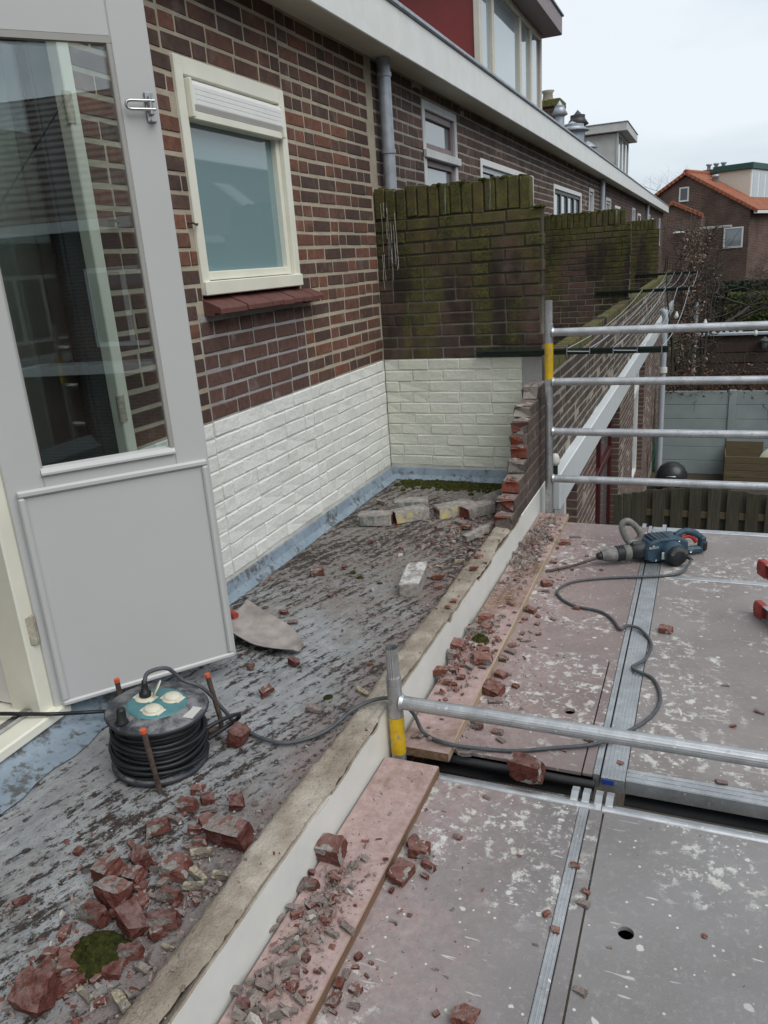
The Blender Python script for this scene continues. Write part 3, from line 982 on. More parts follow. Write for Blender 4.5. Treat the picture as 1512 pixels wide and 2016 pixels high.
# bed of old mortar where the parapet stood
bed = MB()
vs_, fs_ = [], []
rg = random.Random(21)
NY, NX = 240, 8
for j in range(NY + 1):
    y = -1.2 + 5.4 * j / NY
    e0 = 1.003 + .006 * math.sin(y * 7) + rg.uniform(-.004, .004)
    e1 = FX - .012 + .008 * math.sin(y * 4.1 + 1) + .006 * math.sin(y * 13) + rg.uniform(-.003, .003)
    for i in range(NX + 1):
        f_ = i / NX
        x = e0 + (e1 - e0) * f_
        z = .030 + rg.uniform(-.003, .004) + .004 * math.sin(y * 5 + f_ * 3)
        if i == 0: z = -.004
        if i == 1: z -= .006
        if i == NX: z -= .012
        vs_.append((x, y, z))
for j in range(NY):
    for i in range(NX):
        a = j * (NX + 1) + i
        fs_.append((a, a + 1, a + NX + 2, a + NX + 1))
bed.add(vs_, fs_, 0, True)
bed.build('mortar_bed', 'mortar_bed', roof)
# painted edge board, its upper edge chipped where the bricks came away
fb = MB()
vs_, fs_ = [], []
n_ = 260
rg = random.Random(31)
ch = 0
for j in range(n_ + 1):
    y = -1.2 + 6.25 * j / n_
    if rg.random() < .12: ch = rg.choice([0, 0, 0, .006, .012, .02])
    zt = .034 - ch - rg.uniform(0, .002) if y < 4.2 else .034
    vs_ += [(FX - .03, y, zt - .02), (FX - .004, y, zt), (FX, y, zt - .004), (FX + .001 * math.sin(y * 6), y, -.1), (FX, y, -.24), (FX - .03, y, -.24)]
for j in range(n_):
    for q in range(5):
        a = j * 6 + q
        fs_.append((a, a + 6, a + 7, a + 1))
fb.add(vs_, fs_, 0, False)
fb.mi = [1 if i % 5 in (0, 1) and i < 5 * 225 else 0 for i in range(len(fs_))]  # top strips take the mortar colour to dull their sky-lit bright line
fb.build('edge_board', ['white_board', 'mortar_bed'], roof)
sb = MB().box(-.25, FX - .031, -1.2, 5.0, -.26, -.012)
sb.build('roof_slab', 'mortar_grey', roof)

# own ground-floor extension wall below the roof edge
ext0 = thing('extension_wall', 'brick ground floor wall under the demolished roof edge', 'wall', (0, 0, 0))
MB().box(.9, 1.09, -1.2, 5.08, GZ, -.262).build('wall', 'brick_distant', ext0)

# ------------------------------------------------------------------ privacy walls between the roofs
def privacy(y, seed, label, lim, far, white, patch):
    t = thing('privacy_wall', label, 'wall', (0, y, 0), 'privacy walls between the flat roofs')
    t.location = (0, 0, 0)
    X1 = 1.10
    MB().box(.0, X1 - .006, y + .006, y + .092, -.05, 1.743).build('wall', 'mortar_dark', t)
    if white:
        MB().box(.0, .965, y + .0042, y + .0058, -.05, .843).build('painted_band', 'painted_joint', t)
    R_ = courses(.0, X1, .843 if white else .02, 1.743, (), seed=seed, wild=.12, jh=.012)
    lay(t, R_, y, '-y', 'brick_mossy', limit=lim, far=far, seed=seed)
    if white:
        Rw = courses(.0, .965, .02, .843, (), seed=seed + 1, wild=.05, jh=.009, jv=.007)
        lay(t, Rw, y, '-y', 'green_white_masonry_paint', name='painted_brick', seed=seed + 2)
        # bare cement scar where the parapet top used to meet the wall
        sc_ = MB()
        rg = random.Random(3)
        sc_.box(.967, X1 - .008, y - .001, y + .0058, .02, .843)
        sc_.build('cement_scar', 'mortar_grey', t)
    # soldier course on top
    sd = MB().bev(-.032, .032, -.05, .05, -.0925, .0925, .005)
    sme = [None] * 4
    for q in range(4):
        rg = random.Random(q + seed)
        s2 = MB(); s2.v = [tuple(c_ + rg.uniform(-.002, .002) for c_ in p) for p in sd.v]; s2.f = sd.f; s2.mi = sd.mi; s2.sm = sd.sm
        sme[q] = s2.mesh('soldier_brick', 'brick_mossy')
    x = .04
    rg = random.Random(seed)
    MB().box(.0, 1.02, y + .012, y + .088, 1.745, 1.915).build('coping_mortar', 'mortar_dark', t)
    while x < 1.035:
        link('soldier_brick', sme[rg.randrange(4)], t, (x, y + .05 + rg.gauss(0, .002), 1.838 + rg.gauss(0, .004)), (0, rg.gauss(0, .012), 0))
        x += .0735
    # moss cushions along the top
    ms = MB()
    for q in range(90):
        cx, cy, cz = rg.uniform(.02, 1.04), y + rg.uniform(.0, .1), 1.928 + rg.uniform(-.004, .006)
        if rg.random() < .15: cx, cz = rg.uniform(1.03, 1.1), 1.745
        r_ = rg.uniform(.008, .022)
        ms.lathe([(r_, 0), (r_ * .85, r_ * .4), (r_ * .4, r_ * .62), (.0005, r_ * .68)], 7, 0, Matrix.Translation((cx, cy, cz - .004)))
    tag(ms.build('moss_cushion', 'moss', t), kind='stuff')
    return t
pw1 = privacy(5.0, 41, 'tall mossy brick privacy wall with white painted lower half at roof corner', 300, 99, True, True)
pw2 = privacy(10.8, 51, 'tall mossy brick privacy wall behind the washing line, between two other privacy walls', 160, 13, False, False)
pw3 = privacy(16.6, 61, 'farthest mossy brick privacy wall, beside the bare creeper', 0, 0, False, False)
# white lime runs on the near wall
ln = MB()
rg = random.Random(77)
for q in range(15):
    x = rg.uniform(.03, .16)
    L = rg.uniform(.05, .42) if x < .17 else rg.uniform(.04, .16)
    z1 = rg.uniform(1.5, 1.92) if x < .17 else rg.uniform(1.86, 1.91)
    wd = rg.uniform(.0010, .0032)
    pts = []
    n_ = 7
    xx = x
    for i in range(n_):
        pts.append((xx, z1 - L * i / (n_ - 1), wd * rg.uniform(.4, 1) * (1 - .5 * i / n_)))
        xx += rg.uniform(-.003, .003)
    vs_ = []
    for (a, b, c_) in pts:
        vs_ += [(a - c_, 4.9955, b), (a + c_, 4.9955, b)]
    ln.add(vs_, [(2 * i, 2 * i + 1, 2 * i + 3, 2 * i + 2) for i in range(n_ - 1)])
ln.build('lime_runs', 'pale_panel', pw1)

# stub of the demolished parapet
stub = thing('broken_parapet', 'ragged stub of demolished brick parapet stepping down from the mossy wall', 'wall', (1.07, 4.6, 0))
stub.location = (0, 0, 0)
rg = random.Random(12)
edge = [(.03, 3.93), (.08, 3.98), (.15, 4.09), (.22, 4.16), (.30, 4.31), (.38, 4.37), (.46, 4.41), (.54, 4.46), (.60, 4.56), (.66, 4.74), (.70, 4.86)]
def edge_y(z):
    for (a, b), (c_, d) in zip(edge, edge[1:]):
        if a <= z <= c_:
            return b + (d - b) * (z - a) / (c_ - a)
    return 4.97
kz = 0
PM = MB()
while True:
    z0 = .036 + kz * .0735
    if z0 + .06 > .72: break
    ye = edge_y(z0 + .03) + rg.uniform(-.028, .028)
    y = 4.998
    off = .11 if kz % 2 else .22
    first = True
    PM.box(1.025, 1.1185, ye + .014, 4.996, z0 - .006, z0 + .0655)
    while y > ye + .05:
        y2 = max(y - (off if first else .22), ye)
        first = False
        last = y2 <= ye + .05
        if last: y2 = ye
        if y - y2 > .03:
            b = MB().bev(1.02, 1.123, y2 + (.0 if last else .005), y - .005, z0, z0 + .0635, .004, 0)
            if last:
                # snapped end: push the corners about, fresh red clay and white mortar on the break
                nv = []
                for p in b.v:
                    if p[1] < y2 + .02:
                        nv.append((p[0] + rg.uniform(-.006, .004), p[1] + rg.uniform(-.014, .034), p[2] + rg.uniform(-.011, .004)))
                    else:
                        nv.append(p)
                b.v = nv
                b.mi = [1 if (min(b.v[i][1] for i in f_) < y2 + .03 and max(b.v[i][0] for i in f_) - min(b.v[i][0] for i in f_) > .03) else 0 for f_ in b.f]
            b.build('brick', ['brick_parapet', rg.choice(['brick_red_fresh', 'broken_end', 'mortar_face'])], stub)
        y = y2
    # lumps of mortar left on the steps
    for q in range(3):
        x = rg.uniform(1.035, 1.105)
        yy = ye + rg.uniform(.0, .06)
        lm = MB().bev(x - .02, x + .02, yy + .004, yy + .04, z0 + .054, z0 + .0735, .008)
        lm.v = [tuple(c_ + rg.uniform(-.006, .006) for c_ in p) for p in lm.v]
        lm.build('mortar_lump', 'rubble_mortar' if q == 0 else 'broken_end', stub)
    kz += 1
PM.build('mortar_core', 'rubble_mortar', stub)

# neighbours' parapets, roofs, edge boards and ground floor walls
def parapet(y0, y1, label, seed, lim, far):
    t = thing('parapet_wall', label, 'wall', (0, 0, 0), 'brick parapets along the flat roofs')
    MB().box(1.026, 1.1185, y0, y1, .02, .70).build('wall', 'mortar_wall', t)
    R_ = courses(y0, y1, .02, .70, (), zref=.02, seed=seed, wild=.2, jh=.013)
    lay(t, R_, 1.12, '+x', 'brick_parapet', limit=lim, far=far, seed=seed)
    MB().box(1.026, 1.114, y0, y1, .701, .80).build('coping_mortar', 'mortar_wall', t)
    cp = MB().bev(-.05, .056, -.0335, .0335, -.055, .055, .006)
    me1, me2 = cp.mesh('coping_brick', 'brick_mossy'), cp.mesh('coping_brick', 'moss_top')
    rg = random.Random(seed)
    n_ = int((y1 - y0) / .0735)
    rest = MB()
    for q in range(n_):
        yy = y0 + (q + .5) * (y1 - y0) / n_
        if yy < 12.5:
            link('coping_brick', me2 if rg.random() < .62 else me1, t, (1.067, yy, .765 + rg.gauss(0, .003)), (rg.gauss(0, .01), 0, 0))
        else:
            rest.add([(p[0] + 1.067, p[1] + yy, p[2] + .765 + rg.gauss(0, .001)) for p in cp.v], cp.f)
    if rest.v:
        tag(rest.build('coping_course', 'moss_top', t), kind='stuff')
    return t
parapet(5.1, 10.79, 'neighbour brick parapet with mossy top running behind the scaffold guard rail', 71, 300, 9.5)
parapet(10.9, 16.59, 'brick parapet with mossy top between the two farther privacy walls', 72, 0, 0)
parapet(16.7, 22.4, 'far brick parapet beyond the farthest privacy wall', 73, 0, 0)
for (y0, y1) in ((5.1, 10.8), (10.8, 16.6), (16.6, 22.4)):
    r2 = tag(MB().box(0, 1.03, y0 + .001, y1 - .001, -.26, .0).build('flat_roof', 'roof_membrane'), 'neighbour flat roof behind its brick parapet', 'roof', kind='structure')
    eb = MB().bev(1.09, 1.19, y0 + .02, y1 - .001, -.225, .028, .006)
    eb.build('edge_board', 'neighbour_board', r2)
# ground floor walls with recessed windows
def ext_wall(y0, y1, opens, label, seed, lim, far):
    t = thing('extension_wall', label, 'wall', (0, 0, 0), 'ground floor walls under the roofs')
    ys = sorted(set([y0, y1] + [v for o in opens for v in o[:2]]))
    m_ = MB()
    for a, b in zip(ys, ys[1:]):
        o = [p for p in opens if p[0] <= a + 1e-6 and p[1] >= b - 1e-6]
        if o:
            m_.box(.8, 1.1185, a, b + .007, GZ, o[0][2])
        else:
            m_.box(.8, 1.1185, a + (.004 if a > y0 else 0), b, GZ, -.262)
    m_.build('wall', 'mortar_wall', t)
    R_ = courses(y0, y1, -2.9, -.24, [(o[0], o[1], o[2], 1) for o in opens], zref=-.24, seed=seed, wild=.2, jh=.014)
    lay(t, R_, 1.12, '+x', 'brick_pier', limit=lim, far=far, seed=seed)
    for (a, b, zb, frame, split) in opens:
        # far reveal bricks, face towards the scaffold
        rv = courses(.93, 1.117, -2.9, -.24, (), zref=-.24, seed=seed + 3, jh=.012)
        lay(t, [r_ for r_ in rv if r_[2] > zb], b, '-y', 'brick_pier', limit=0, name='reveal_brick', joined_name='reveal_bricks')
        fm = MB()
        x0, x1 = .95, 1.03
        for (p, q) in ((a, a + .07), (b - .07, b - .002)):
            fm.bev(x0, x1, p, q, zb, -.262, .005)
        fm.bev(x0, x1 - .001, a + .07, b - .07, zb, zb + .08, .005).bev(x0, x1 - .001, a + .07, b - .07, -.33, -.263, .005)
        if split:
            fm.bev(x0 + .002, x1 + .012, a + .07, b - .07, split, split + .09, .005)
            fm.bev(x0 + .001, x1 + .004, (a + b) / 2 - .04, (a + b) / 2 + .04, zb, -.264, .005)
        wn = fm.build('window', frame, t)
        MB().box(.98, .988, a + .06, b - .06, zb + .05, -.3).build('pane', 'curtain_pane', wn)
    return t
ext_wall(5.1, 10.8, [(5.12, 6.35, -2.3, 'window_white', -9 and None), (7.55, 9.75, -2.4, 'red_brown_paint', -.95)], 'neighbour brick wall with white and dark red window frames', 81, 260, 9.9)
ext_wall(10.8, 16.6, [(11.75, 13.7, -2.3, 'window_white', -.85)], 'brick ground floor wall with wide white window beyond the board fence', 82, 0, 0)
ext_wall(16.6, 22.4, [], 'plain far brick ground floor wall behind the white downpipe', 83, 0, 0)

# ------------------------------------------------------------------ neighbour houses in the row
def flat_window(parent, y0, y1, z0, z1, frame, sash, pane, mid=None, cols=1, sashes=True):
    f_ = MB()
    w_ = .06
    f_.bev(-.08, .008, y0, y0 + w_, z0, z1, .004).bev(-.08, .008, y1 - w_, y1, z0, z1, .004)
    f_.bev(-.08, .009, y0 + w_, y1 - w_, z1 - .06, z1, .004).bev(-.08, .02, y0 + w_, y1 - w_, z0, z0 + .06, .004)
    if mid is not None:
        f_.bev(-.08, .03, y0 - .0, y1 + .03, mid - .03, mid + .03, .004)
    wn = f_.build('window', frame, parent)
    rows = [(z0 + .06, z1 - .06)] if mid is None else [(z0 + .06, mid - .03), (mid + .03, z1 - .06)]
    cw = (y1 - y0 - 2 * w_) / cols
    s_ = MB()
    p_ = MB()
    for (a, b) in rows:
        for c_ in range(cols):
            u0, u1 = y0 + w_ + c_ * cw + .002, y0 + w_ + (c_ + 1) * cw - .002
            s_.bev(-.06, -.015, u0, u0 + .05, a, b, .003).bev(-.06, -.015, u1 - .05, u1, a, b, .003)
            s_.bev(-.06, -.0155, u0 + .05, u1 - .05, a, a + .055, .003).bev(-.06, -.0155, u0 + .05, u1 - .05, b - .05, b, .003)
            MB().box(-.045, -.04, u0 + .045, u1 - .045, a + .05, b - .045).build('pane', pane, wn)
    s_.build('sash', sash, wn)
    return wn

def downpipe(parent, y, z0, z1, mat='zinc', r=.042, x=.06):
    d = MB().tube([(x, y, z0), (x, y, z1)], r, 16)
    for zz in (z1 - .1, z1 - .55, z0 + .5):
        d.tube([(x, y, zz - .012), (x, y, zz + .012)], r + .006, 16)
    d.build('downpipe', mat, parent)

HS = [(5.1, 10.8), (10.8, 16.6), (16.6, 22.4), (22.4, 28.2), (28.2, 34.0), (34.0, 37.6)]
hl = ['neighbouring brick house with the tall red dormer on its roof', 'brick row house behind the second mossy privacy wall',
      'brick row house under the chimney and roof vents', 'brick row house carrying the white dormer', 'brick row house between the white dormer and the row end', 'last brick house at the end of the row']
houses = []
for i, (a, b) in enumerate(HS):
    h = thing('row_house', hl[i], 'house', (0, 0, 0), 'brick houses of the terrace row')
    houses.append(h)
    wins = []
    if i == 0:
        wins = [(6.05, 6.93, 1.5, 2.625), (7.68, 10.1, .1, 2.36)]
    elif i == 1:
        wins = [(11.48, 14.0, .9, 2.36), (14.9, 15.5, 1.6, 2.5)]
    else:
        wins = [(a + .7, a + 1.6, 1.4, 2.45), (a + 2.4, a + 3.5, 1.0, 2.36)]
        if b - a < 4: wins = wins[:1]
    ys = sorted(set([a, b] + [v for w_ in wins for v in w_[:2]]))
    m_ = MB()
    for p, q in zip(ys, ys[1:]):
        o = [w_ for w_ in wins if w_[0] <= p + 1e-6 and w_[1] >= q - 1e-6]
        if o:
            m_.box(-.3, -.0025, p, q, GZ, o[0][2]).box(-.3, -.0025, p, q, o[0][3], SOF)
        else:
            m_.box(-.3, -.0025, p, q, GZ, SOF)
    m_.build('wall', 'mortar_wall' if i < 2 else 'brick_distant_dark', h)
    if i < 2:
        R_ = courses(a, b, 1.0, SOF, wins, seed=90 + i, wild=.3, jh=.013)
        lay(h, R_, 0, '+x', 'brick_far', limit=300 if i == 0 else 0, far=12, seed=90 + i)
    eaves(h, a + .002, b - .002)
    # roof plane and back wall
    m_ = MB()
    def rz_(x): return 2.95 + (-(x) * math.tan(math.radians(27)))
    m_.add([(0.1, a, 2.90), (0.1, b, 2.90), (-4.2, b, 5.05), (-4.2, a, 5.05), (0.1, a, 2.78), (0.1, b, 2.78), (-4.2, b, 4.93), (-4.2, a, 4.93)],
           [(0, 1, 2, 3), (4, 7, 6, 5), (0, 4, 5, 1), (1, 5, 6, 2), (2, 6, 7, 3), (3, 7, 4, 0)])
    m_.build('roof', 'brown_tiles', h)
h2, h3, h4, h5, h6, h7 = houses
m_ = MB().add([(.1, 0, 0)], [])
# own roof plane
MB().add([(0.1, -3, 2.90), (0.1, 5.09, 2.90), (-4.2, 5.09, 5.05), (-4.2, -3, 5.05), (0.1, -3, 2.78), (0.1, 5.09, 2.78), (-4.2, 5.09, 4.93), (-4.2, -3, 4.93)],
         [(0, 1, 2, 3), (4, 7, 6, 5), (0, 4, 5, 1), (1, 5, 6, 2), (2, 6, 7, 3), (3, 7, 4, 0)]).build('roof', 'brown_tiles', house)
w2 = flat_window(h2, 6.05, 6.93, 1.5, 2.625, 'window_board', 'purple_paint', 'curtain_pane', mid=2.255)
flat_window(h2, 7.68, 10.1, .1, 2.36, 'window_white', 'grey_pvc', 'dark_pane', cols=4)
flat_window(h3, 11.48, 14.0, .9, 2.36, 'window_white', 'dark_metal', 'pale_pane', cols=4)
flat_window(h3, 14.9, 15.5, 1.6, 2.5, 'window_board', 'window_board', 'curtain_pane', mid=2.0)
for i, h in enumerate(houses[2:]):
    a, b = HS[i + 2]
    flat_window(h, a + .7, a + 1.6, 1.4, 2.45, 'window_board', 'window_board', 'curtain_pane')
    if b - a > 4: flat_window(h, a + 2.4, a + 3.5, 1.0, 2.36, 'window_white', 'dark_metal', 'pale_pane', cols=2)
downpipe(h2, 5.17, -.0, SOF, 'zinc')
downpipe(h3, 16.3, 0, SOF, 'grey_pvc')
downpipe(h5, 27.8, 0, SOF, 'grey_pvc')

def dormer(parent, y0, y1, xf, xb, zt, cheek, frame, pane, fascia, cols):
    d = MB().box(xb, xf - .03, y0 + .03, y1 - .03, 2.8, zt - .02)
    d = d.build('dormer', cheek, parent)
    MB().bev(xb, xf + .22, y0 - .12, y1 + .15, zt, zt + .20, .01).build('dormer_roof', fascia, d)
    MB().bev(xb + .02, xf + .24, y0 - .14, y1 + .17, zt + .2, zt + .225, .006).build('dormer_trim', 'zinc', d)
    f_ = MB()
    f_.bev(xf - .06, xf, y0, y0 + .07, 2.95, zt, .005).bev(xf - .06, xf, y1 - .07, y1, 2.95, zt, .005)
    f_.bev(xf - .06, xf + .001, y0 + .07, y1 - .07, zt - .07, zt - .001, .005).bev(xf - .06, xf + .02, y0 + .07, y1 - .07, 2.99, 3.08, .005)
    tot = sum(cols)
    u = y0 + .07
    W_ = y1 - y0 - .14
    for i, c_ in enumerate(cols):
        w_ = W_ * c_ / tot
        if i: f_.bev(xf - .06, xf + .002, u - .04, u + .04, 3.08, zt - .07, .005)
        MB().box(xf - .035, xf - .028, u + .02, u + w_ - .02, 3.08, zt - .07).build('pane', pane, d)
        u += w_
    f_.build('dormer_frame', frame, d)
dormer(h2, 7.8, 10.7, 0.0, -2.6, 3.98, 'red_panel', 'cream_panel', 'pale_pane', 'purple_paint', (.6, 1.7, .8, .8))
dormer(h5, 22.7, 25.4, -.35, -2.6, 4.30, 'pale_panel', 'pale_panel', 'pale_pane', 'pale_panel', (1, 1, 1))
# chimney and vents behind the gutter
ch = thing('chimney', 'mossy brick chimney with pot standing on the terrace roof', 'chimney', (-1.35, 18.3, 3.55))
MB().bev(-.28, .28, -.28, .28, -.3, .92, .01).build('stack', 'brick_distant_dark', ch)
MB().bev(-.33, .33, -.33, .33, .80, .95, .02).build('cap', 'moss_top', ch)
MB().lathe([(.12, .95), (.10, 1.1), (.14, 1.16), (.0, 1.16)], 14).build('pot', 'mortar_wall', ch)
def vent(x, y, z, h, r, mat, label, flare):
    t = thing('roof_vent', label, 'vent', (x, y, z))
    MB().lathe([(r * 1.5, -.3), (r * 1.3, 0), (r, .08), (r, h)], 16).build('pipe', mat, t)
    MB().lathe([(r * .9, h * .75), (r * flare, h * .8), (r * flare * .6, h * .95), (.001, h * 1.12)], 16).build('cowl', mat, t)
    return t
vent(-1.0, 17.7, 3.45, .85, .10, 'zinc', 'slim grey metal roof vent beside the mossy chimney', 1.7)
vent(-1.0, 19.3, 3.45, .68, .26, 'zinc', 'broad grey metal roof vent between chimney and white dormer', 1.5)
vent(-1.0, 20.1, 3.45, .98, .17, 'anthracite', 'black roof vent pipe beside the broad grey vent', 1.5)
vent(-1.0, 24.7 - 2.9, 3.45, .55, .10, 'zinc', 'small capped vent in front of the white dormer', 2.4)

# ------------------------------------------------------------------ scaffold
DZ = -.15
def board(name, x0, x1, y0, y1, z0, z1, mat, parent, hole=None, r=.020):
    m_ = MB()
    if hole is None:
        m_.bev(x0, x1, y0, y1, z0, z1, .002)
    else:
        hx, hy = hole
        ang = sorted(set([round(2 * math.pi * i / 24, 6) for i in range(24)] + [round(math.atan2(cy - hy, cx - hx) % (2 * math.pi), 6) for cx in (x0, x1) for cy in (y0, y1)]))
        inn, outr = [], []
        for a in ang:
            c_, s_ = math.cos(a), math.sin(a)
            inn.append((hx + r * c_, hy + r * s_))
            tt = []
            if abs(c_) > 1e-9: tt += [((x1 if c_ > 0 else x0) - hx) / c_]
            if abs(s_) > 1e-9: tt += [((y1 if s_ > 0 else y0) - hy) / s_]
            t = min(v for v in tt if v > 0)
            outr.append((hx + t * c_, hy + t * s_))
        n_ = len(ang)
        vs_ = [(*p, z1) for p in inn] + [(*p, z1) for p in outr] + [(*p, z0) for p in inn] + [(*p, z0) for p in outr]
        fs_ = []
        for i in range(n_):
            j = (i + 1) % n_
            fs_ += [(i, n_ + i, n_ + j, j), (2 * n_ + i, 2 * n_ + j, 3 * n_ + j, 3 * n_ + i), (i, j, 2 * n_ + j, 2 * n_ + i), (n_ + i, 3 * n_ + i, 3 * n_ + j, n_ + j)]
        m_.add(vs_, fs_)
    return m_.build(name, mat, parent)

def ribbed(m_, x0, x1, y0, y1, z, n, along='y'):
    """low extruded ribs on an aluminium profile"""
    if along == 'y':
        m_.box(x0, x1, y0, y1, z - .05, z - .002)
        w_ = (x1 - x0) / n
        for i in range(n):
            m_.bev(x0 + i * w_ + w_ * .18, x0 + (i + 1) * w_ - w_ * .18, y0, y1, z - .003, z, .0006)
    else:
        m_.box(x0, x1, y0, y1, z - .05, z - .002)
        w_ = (y1 - y0) / n
        for i in range(n):
            m_.bev(x0, x1, y0 + i * w_ + w_ * .18, y0 + (i + 1) * w_ - w_ * .18, z - .003, z, .0006)
    return m_

NE, FS, FE = 2.045, 2.185, 4.66
def hooks(parent, xs, y, mat='aluminium'):
    for x in xs:
        h = MB()
        path = [(y - .045, DZ - .012), (y - .03, DZ + .002), (y + .0, DZ + .010), (y + .03, DZ + .004), (y + .05, DZ - .022), (y + .052, DZ - .05)]
        n_ = len(path)
        vs_ = []
        for (a, b) in path:
            vs_ += [(x - .011, a, b), (x + .011, a, b), (x + .011, a, b - .008), (x - .011, a, b - .008)]
        fs_ = [(0, 1, 2, 3), ((n_ - 1) * 4 + 3, (n_ - 1) * 4 + 2, (n_ - 1) * 4 + 1, (n_ - 1) * 4)]
        for i in range(n_ - 1):
            for q in range(4):
                fs_.append((i * 4 + q, (i + 1) * 4 + q, (i + 1) * 4 + (q + 1) % 4, i * 4 + (q + 1) % 4))
        h.add(vs_, fs_)
        h.build('hook', mat, parent)

gp = 'aluminium scaffold platforms'
# near left
p1 = thing('scaffold_platform', 'grey scaffold platform with white paint blotches beside the dusty plank', 'platform', (1.5, .8, DZ), gp)
p1.location = (0, 0, 0)
board('deck_board', 1.20, 1.782, -.45, NE - .03, DZ - .012, DZ, 'deck_grey', p1)
ribbed(MB(), 1.784, 1.812, -.45, NE - .03, DZ + .003, 3).build('side_rail', 'aluminium_dirty', p1)
MB().box(1.18, 1.198, -.45, NE - .03, DZ - .06, DZ).build('side_rail', 'aluminium_dirty', p1)
MB().tube([(1.19, NE - .012, DZ - .014), (1.83, NE - .012, DZ - .014)], .016, 14).build('end_tube', 'aluminium', p1)
hooks(p1, (1.762, 1.797), NE + .03)
# near right
p2 = thing('scaffold_platform', 'grey scaffold platform with round finger hole and few paint spots', 'platform', (0, 0, 0), gp)
board('edge_strip', 1.8145, 1.853, -.45, NE - .03, DZ - .012, DZ + .0005, 'deck_grey', p2)
board('deck_board', 1.859, 2.47, -.45, NE - .03, DZ - .012, DZ, 'deck_grey_right', p2, hole=(1.962, 1.581))
MB().box(1.86, 2.5, -.45, NE - .04, DZ - .09, DZ - .082).build('underside', 'anthracite', p2)
ribbed(MB(), 2.472, 2.505, -.45, NE - .03, DZ + .003, 3).build('side_rail', 'aluminium_dirty', p2)
MB().tube([(1.85, NE - .012, DZ - .014), (2.5, NE - .012, DZ - .014)], .016, 14).build('end_tube', 'aluminium', p2)
hooks(p2, (1.835, 1.868), NE + .03, 'aluminium_dirty')
# far left, with hatch
p3 = thing('scaffold_platform', 'brown scaffold platform with hatch, covered in pink brick dust near the plank', 'platform', (0, 0, 0), gp)
board('hatch', 1.20, 1.763, FS, 2.946, DZ - .012, DZ - .0005, 'deck_brown', p3, hole=(1.671, 2.534))
board('deck_board', 1.20, 1.80, 2.950, FE, DZ - .012, DZ, 'deck_brown', p3)
board('edge_strip', 1.767, 1.80, FS, 2.9495, DZ - .012, DZ, 'deck_brown', p3)
MB().box(1.2, 1.8, FS, FE, DZ - .10, DZ - .092).build('underside', 'anthracite', p3)
ribbed(MB(), 1.802, 1.822, FS, FE + .01, DZ + .004, 2).build('side_rail', 'aluminium', p3)
MB().box(1.18, 1.198, FS, FE, DZ - .06, DZ - .001).build('side_rail', 'aluminium_dirty', p3)
MB().tube([(1.19, FS - .012, DZ - .03), (1.81, FS - .012, DZ - .03)], .014, 12).build('end_tube', 'dark_metal', p3)
hooks(p3, (1.775,), FE + .02)
# far right
p4 = thing('scaffold_platform', 'scuffed brown scaffold platform under the breaker hammer, with wide ribbed aluminium rail', 'platform', (0, 0, 0), gp)
ribbed(MB(), 1.828, 1.902, FS - .01, FE, DZ + .003, 6).build('side_rail', 'aluminium', p4)
board('deck_board', 1.904, 2.50, FS + .062, 3.885, DZ - .012, DZ, 'deck_worn', p4)
board('deck_board', 1.904, 2.50, 3.927, FE - .055, DZ - .012, DZ, 'deck_worn', p4)
MB().bev(1.904, 2.5, 3.887, 3.925, DZ - .012, DZ + .002, .002).build('cross_strip', 'aluminium', p4)
ribbed(MB(), 1.904, 2.5, FS - .005, FS + .06, DZ + .002, 3, 'x').build('end_rail', 'aluminium', p4)
MB().bev(1.904, 2.5, FE - .053, FE, DZ - .03, DZ + .004, .003).build('end_rail', 'aluminium', p4)
MB().box(1.9, 2.5, FS, FE, DZ - .10, DZ - .092).build('underside', 'anthracite', p4)
MB().box(1.829, 1.868, FS - .0135, FS - .0105, DZ - .02, DZ - .004).build('blue_mark', 'blue_mark', p4)
hooks(p4, (1.89,), FE + .02)

# loose planks against the roof edge
def plank(name, x0, x1, y0, y1, z0, z1, label, rz, seed):
    rg = random.Random(seed)
    m_ = MB()
    L, W_, H_ = y1 - y0, x1 - x0, z1 - z0
    n_ = 40
    vs_, fs_ = [], []
    for i in range(n_ + 1):
        y = -L / 2 + L * i / n_
        e = rg.uniform(-.0012, .0012)
        vs_ += [(-W_ / 2, y, 0), (W_ / 2 + e, y, 0), (W_ / 2 + e, y, H_ - .003), (W_ / 2 - .003 + e, y, H_), (-W_ / 2 + .002, y, H_), (-W_ / 2, y, H_ - .002)]
    fs_.append((5, 4, 3, 2, 1, 0)); mi = [0]
    for i in range(n_):
        for q in range(6):
            a, b = i * 6 + q, i * 6 + (q + 1) % 6
            fs_.append((a, b, b + 6, a + 6))
            mi.append(0 if q == 3 else 1)
    fs_.append(tuple(n_ * 6 + q for q in range(6))); mi.append(1)
    m_.add(vs_, fs_)
    m_.mi = mi
    o = m_.build(name, ['plank', 'plank_side'])
    o.location = ((x0 + x1) / 2, (y0 + y1) / 2, z0)
    o.rotation_euler = (0, 0, rz)
    return tag(o, label, 'plank', 'planks along the roof edge')
PZ = DZ + .001 + .034
pl1 = plank('plank', 1.137, 1.328, -.3, 2.035, DZ + .002, PZ, 'dusty wooden plank lying under the big broken brick, end by the yellow post band', 0.004, 1)
pl2 = plank('plank', 1.142, 1.322, 2.108, 4.72, DZ + .002, PZ, 'dusty wooden plank under the grey mortar heap, running to the far scaffold post', 0.008, 2)
MT['plank_side_dark'] = MT['plank']
pl1.data.materials[1] = MT['plank']

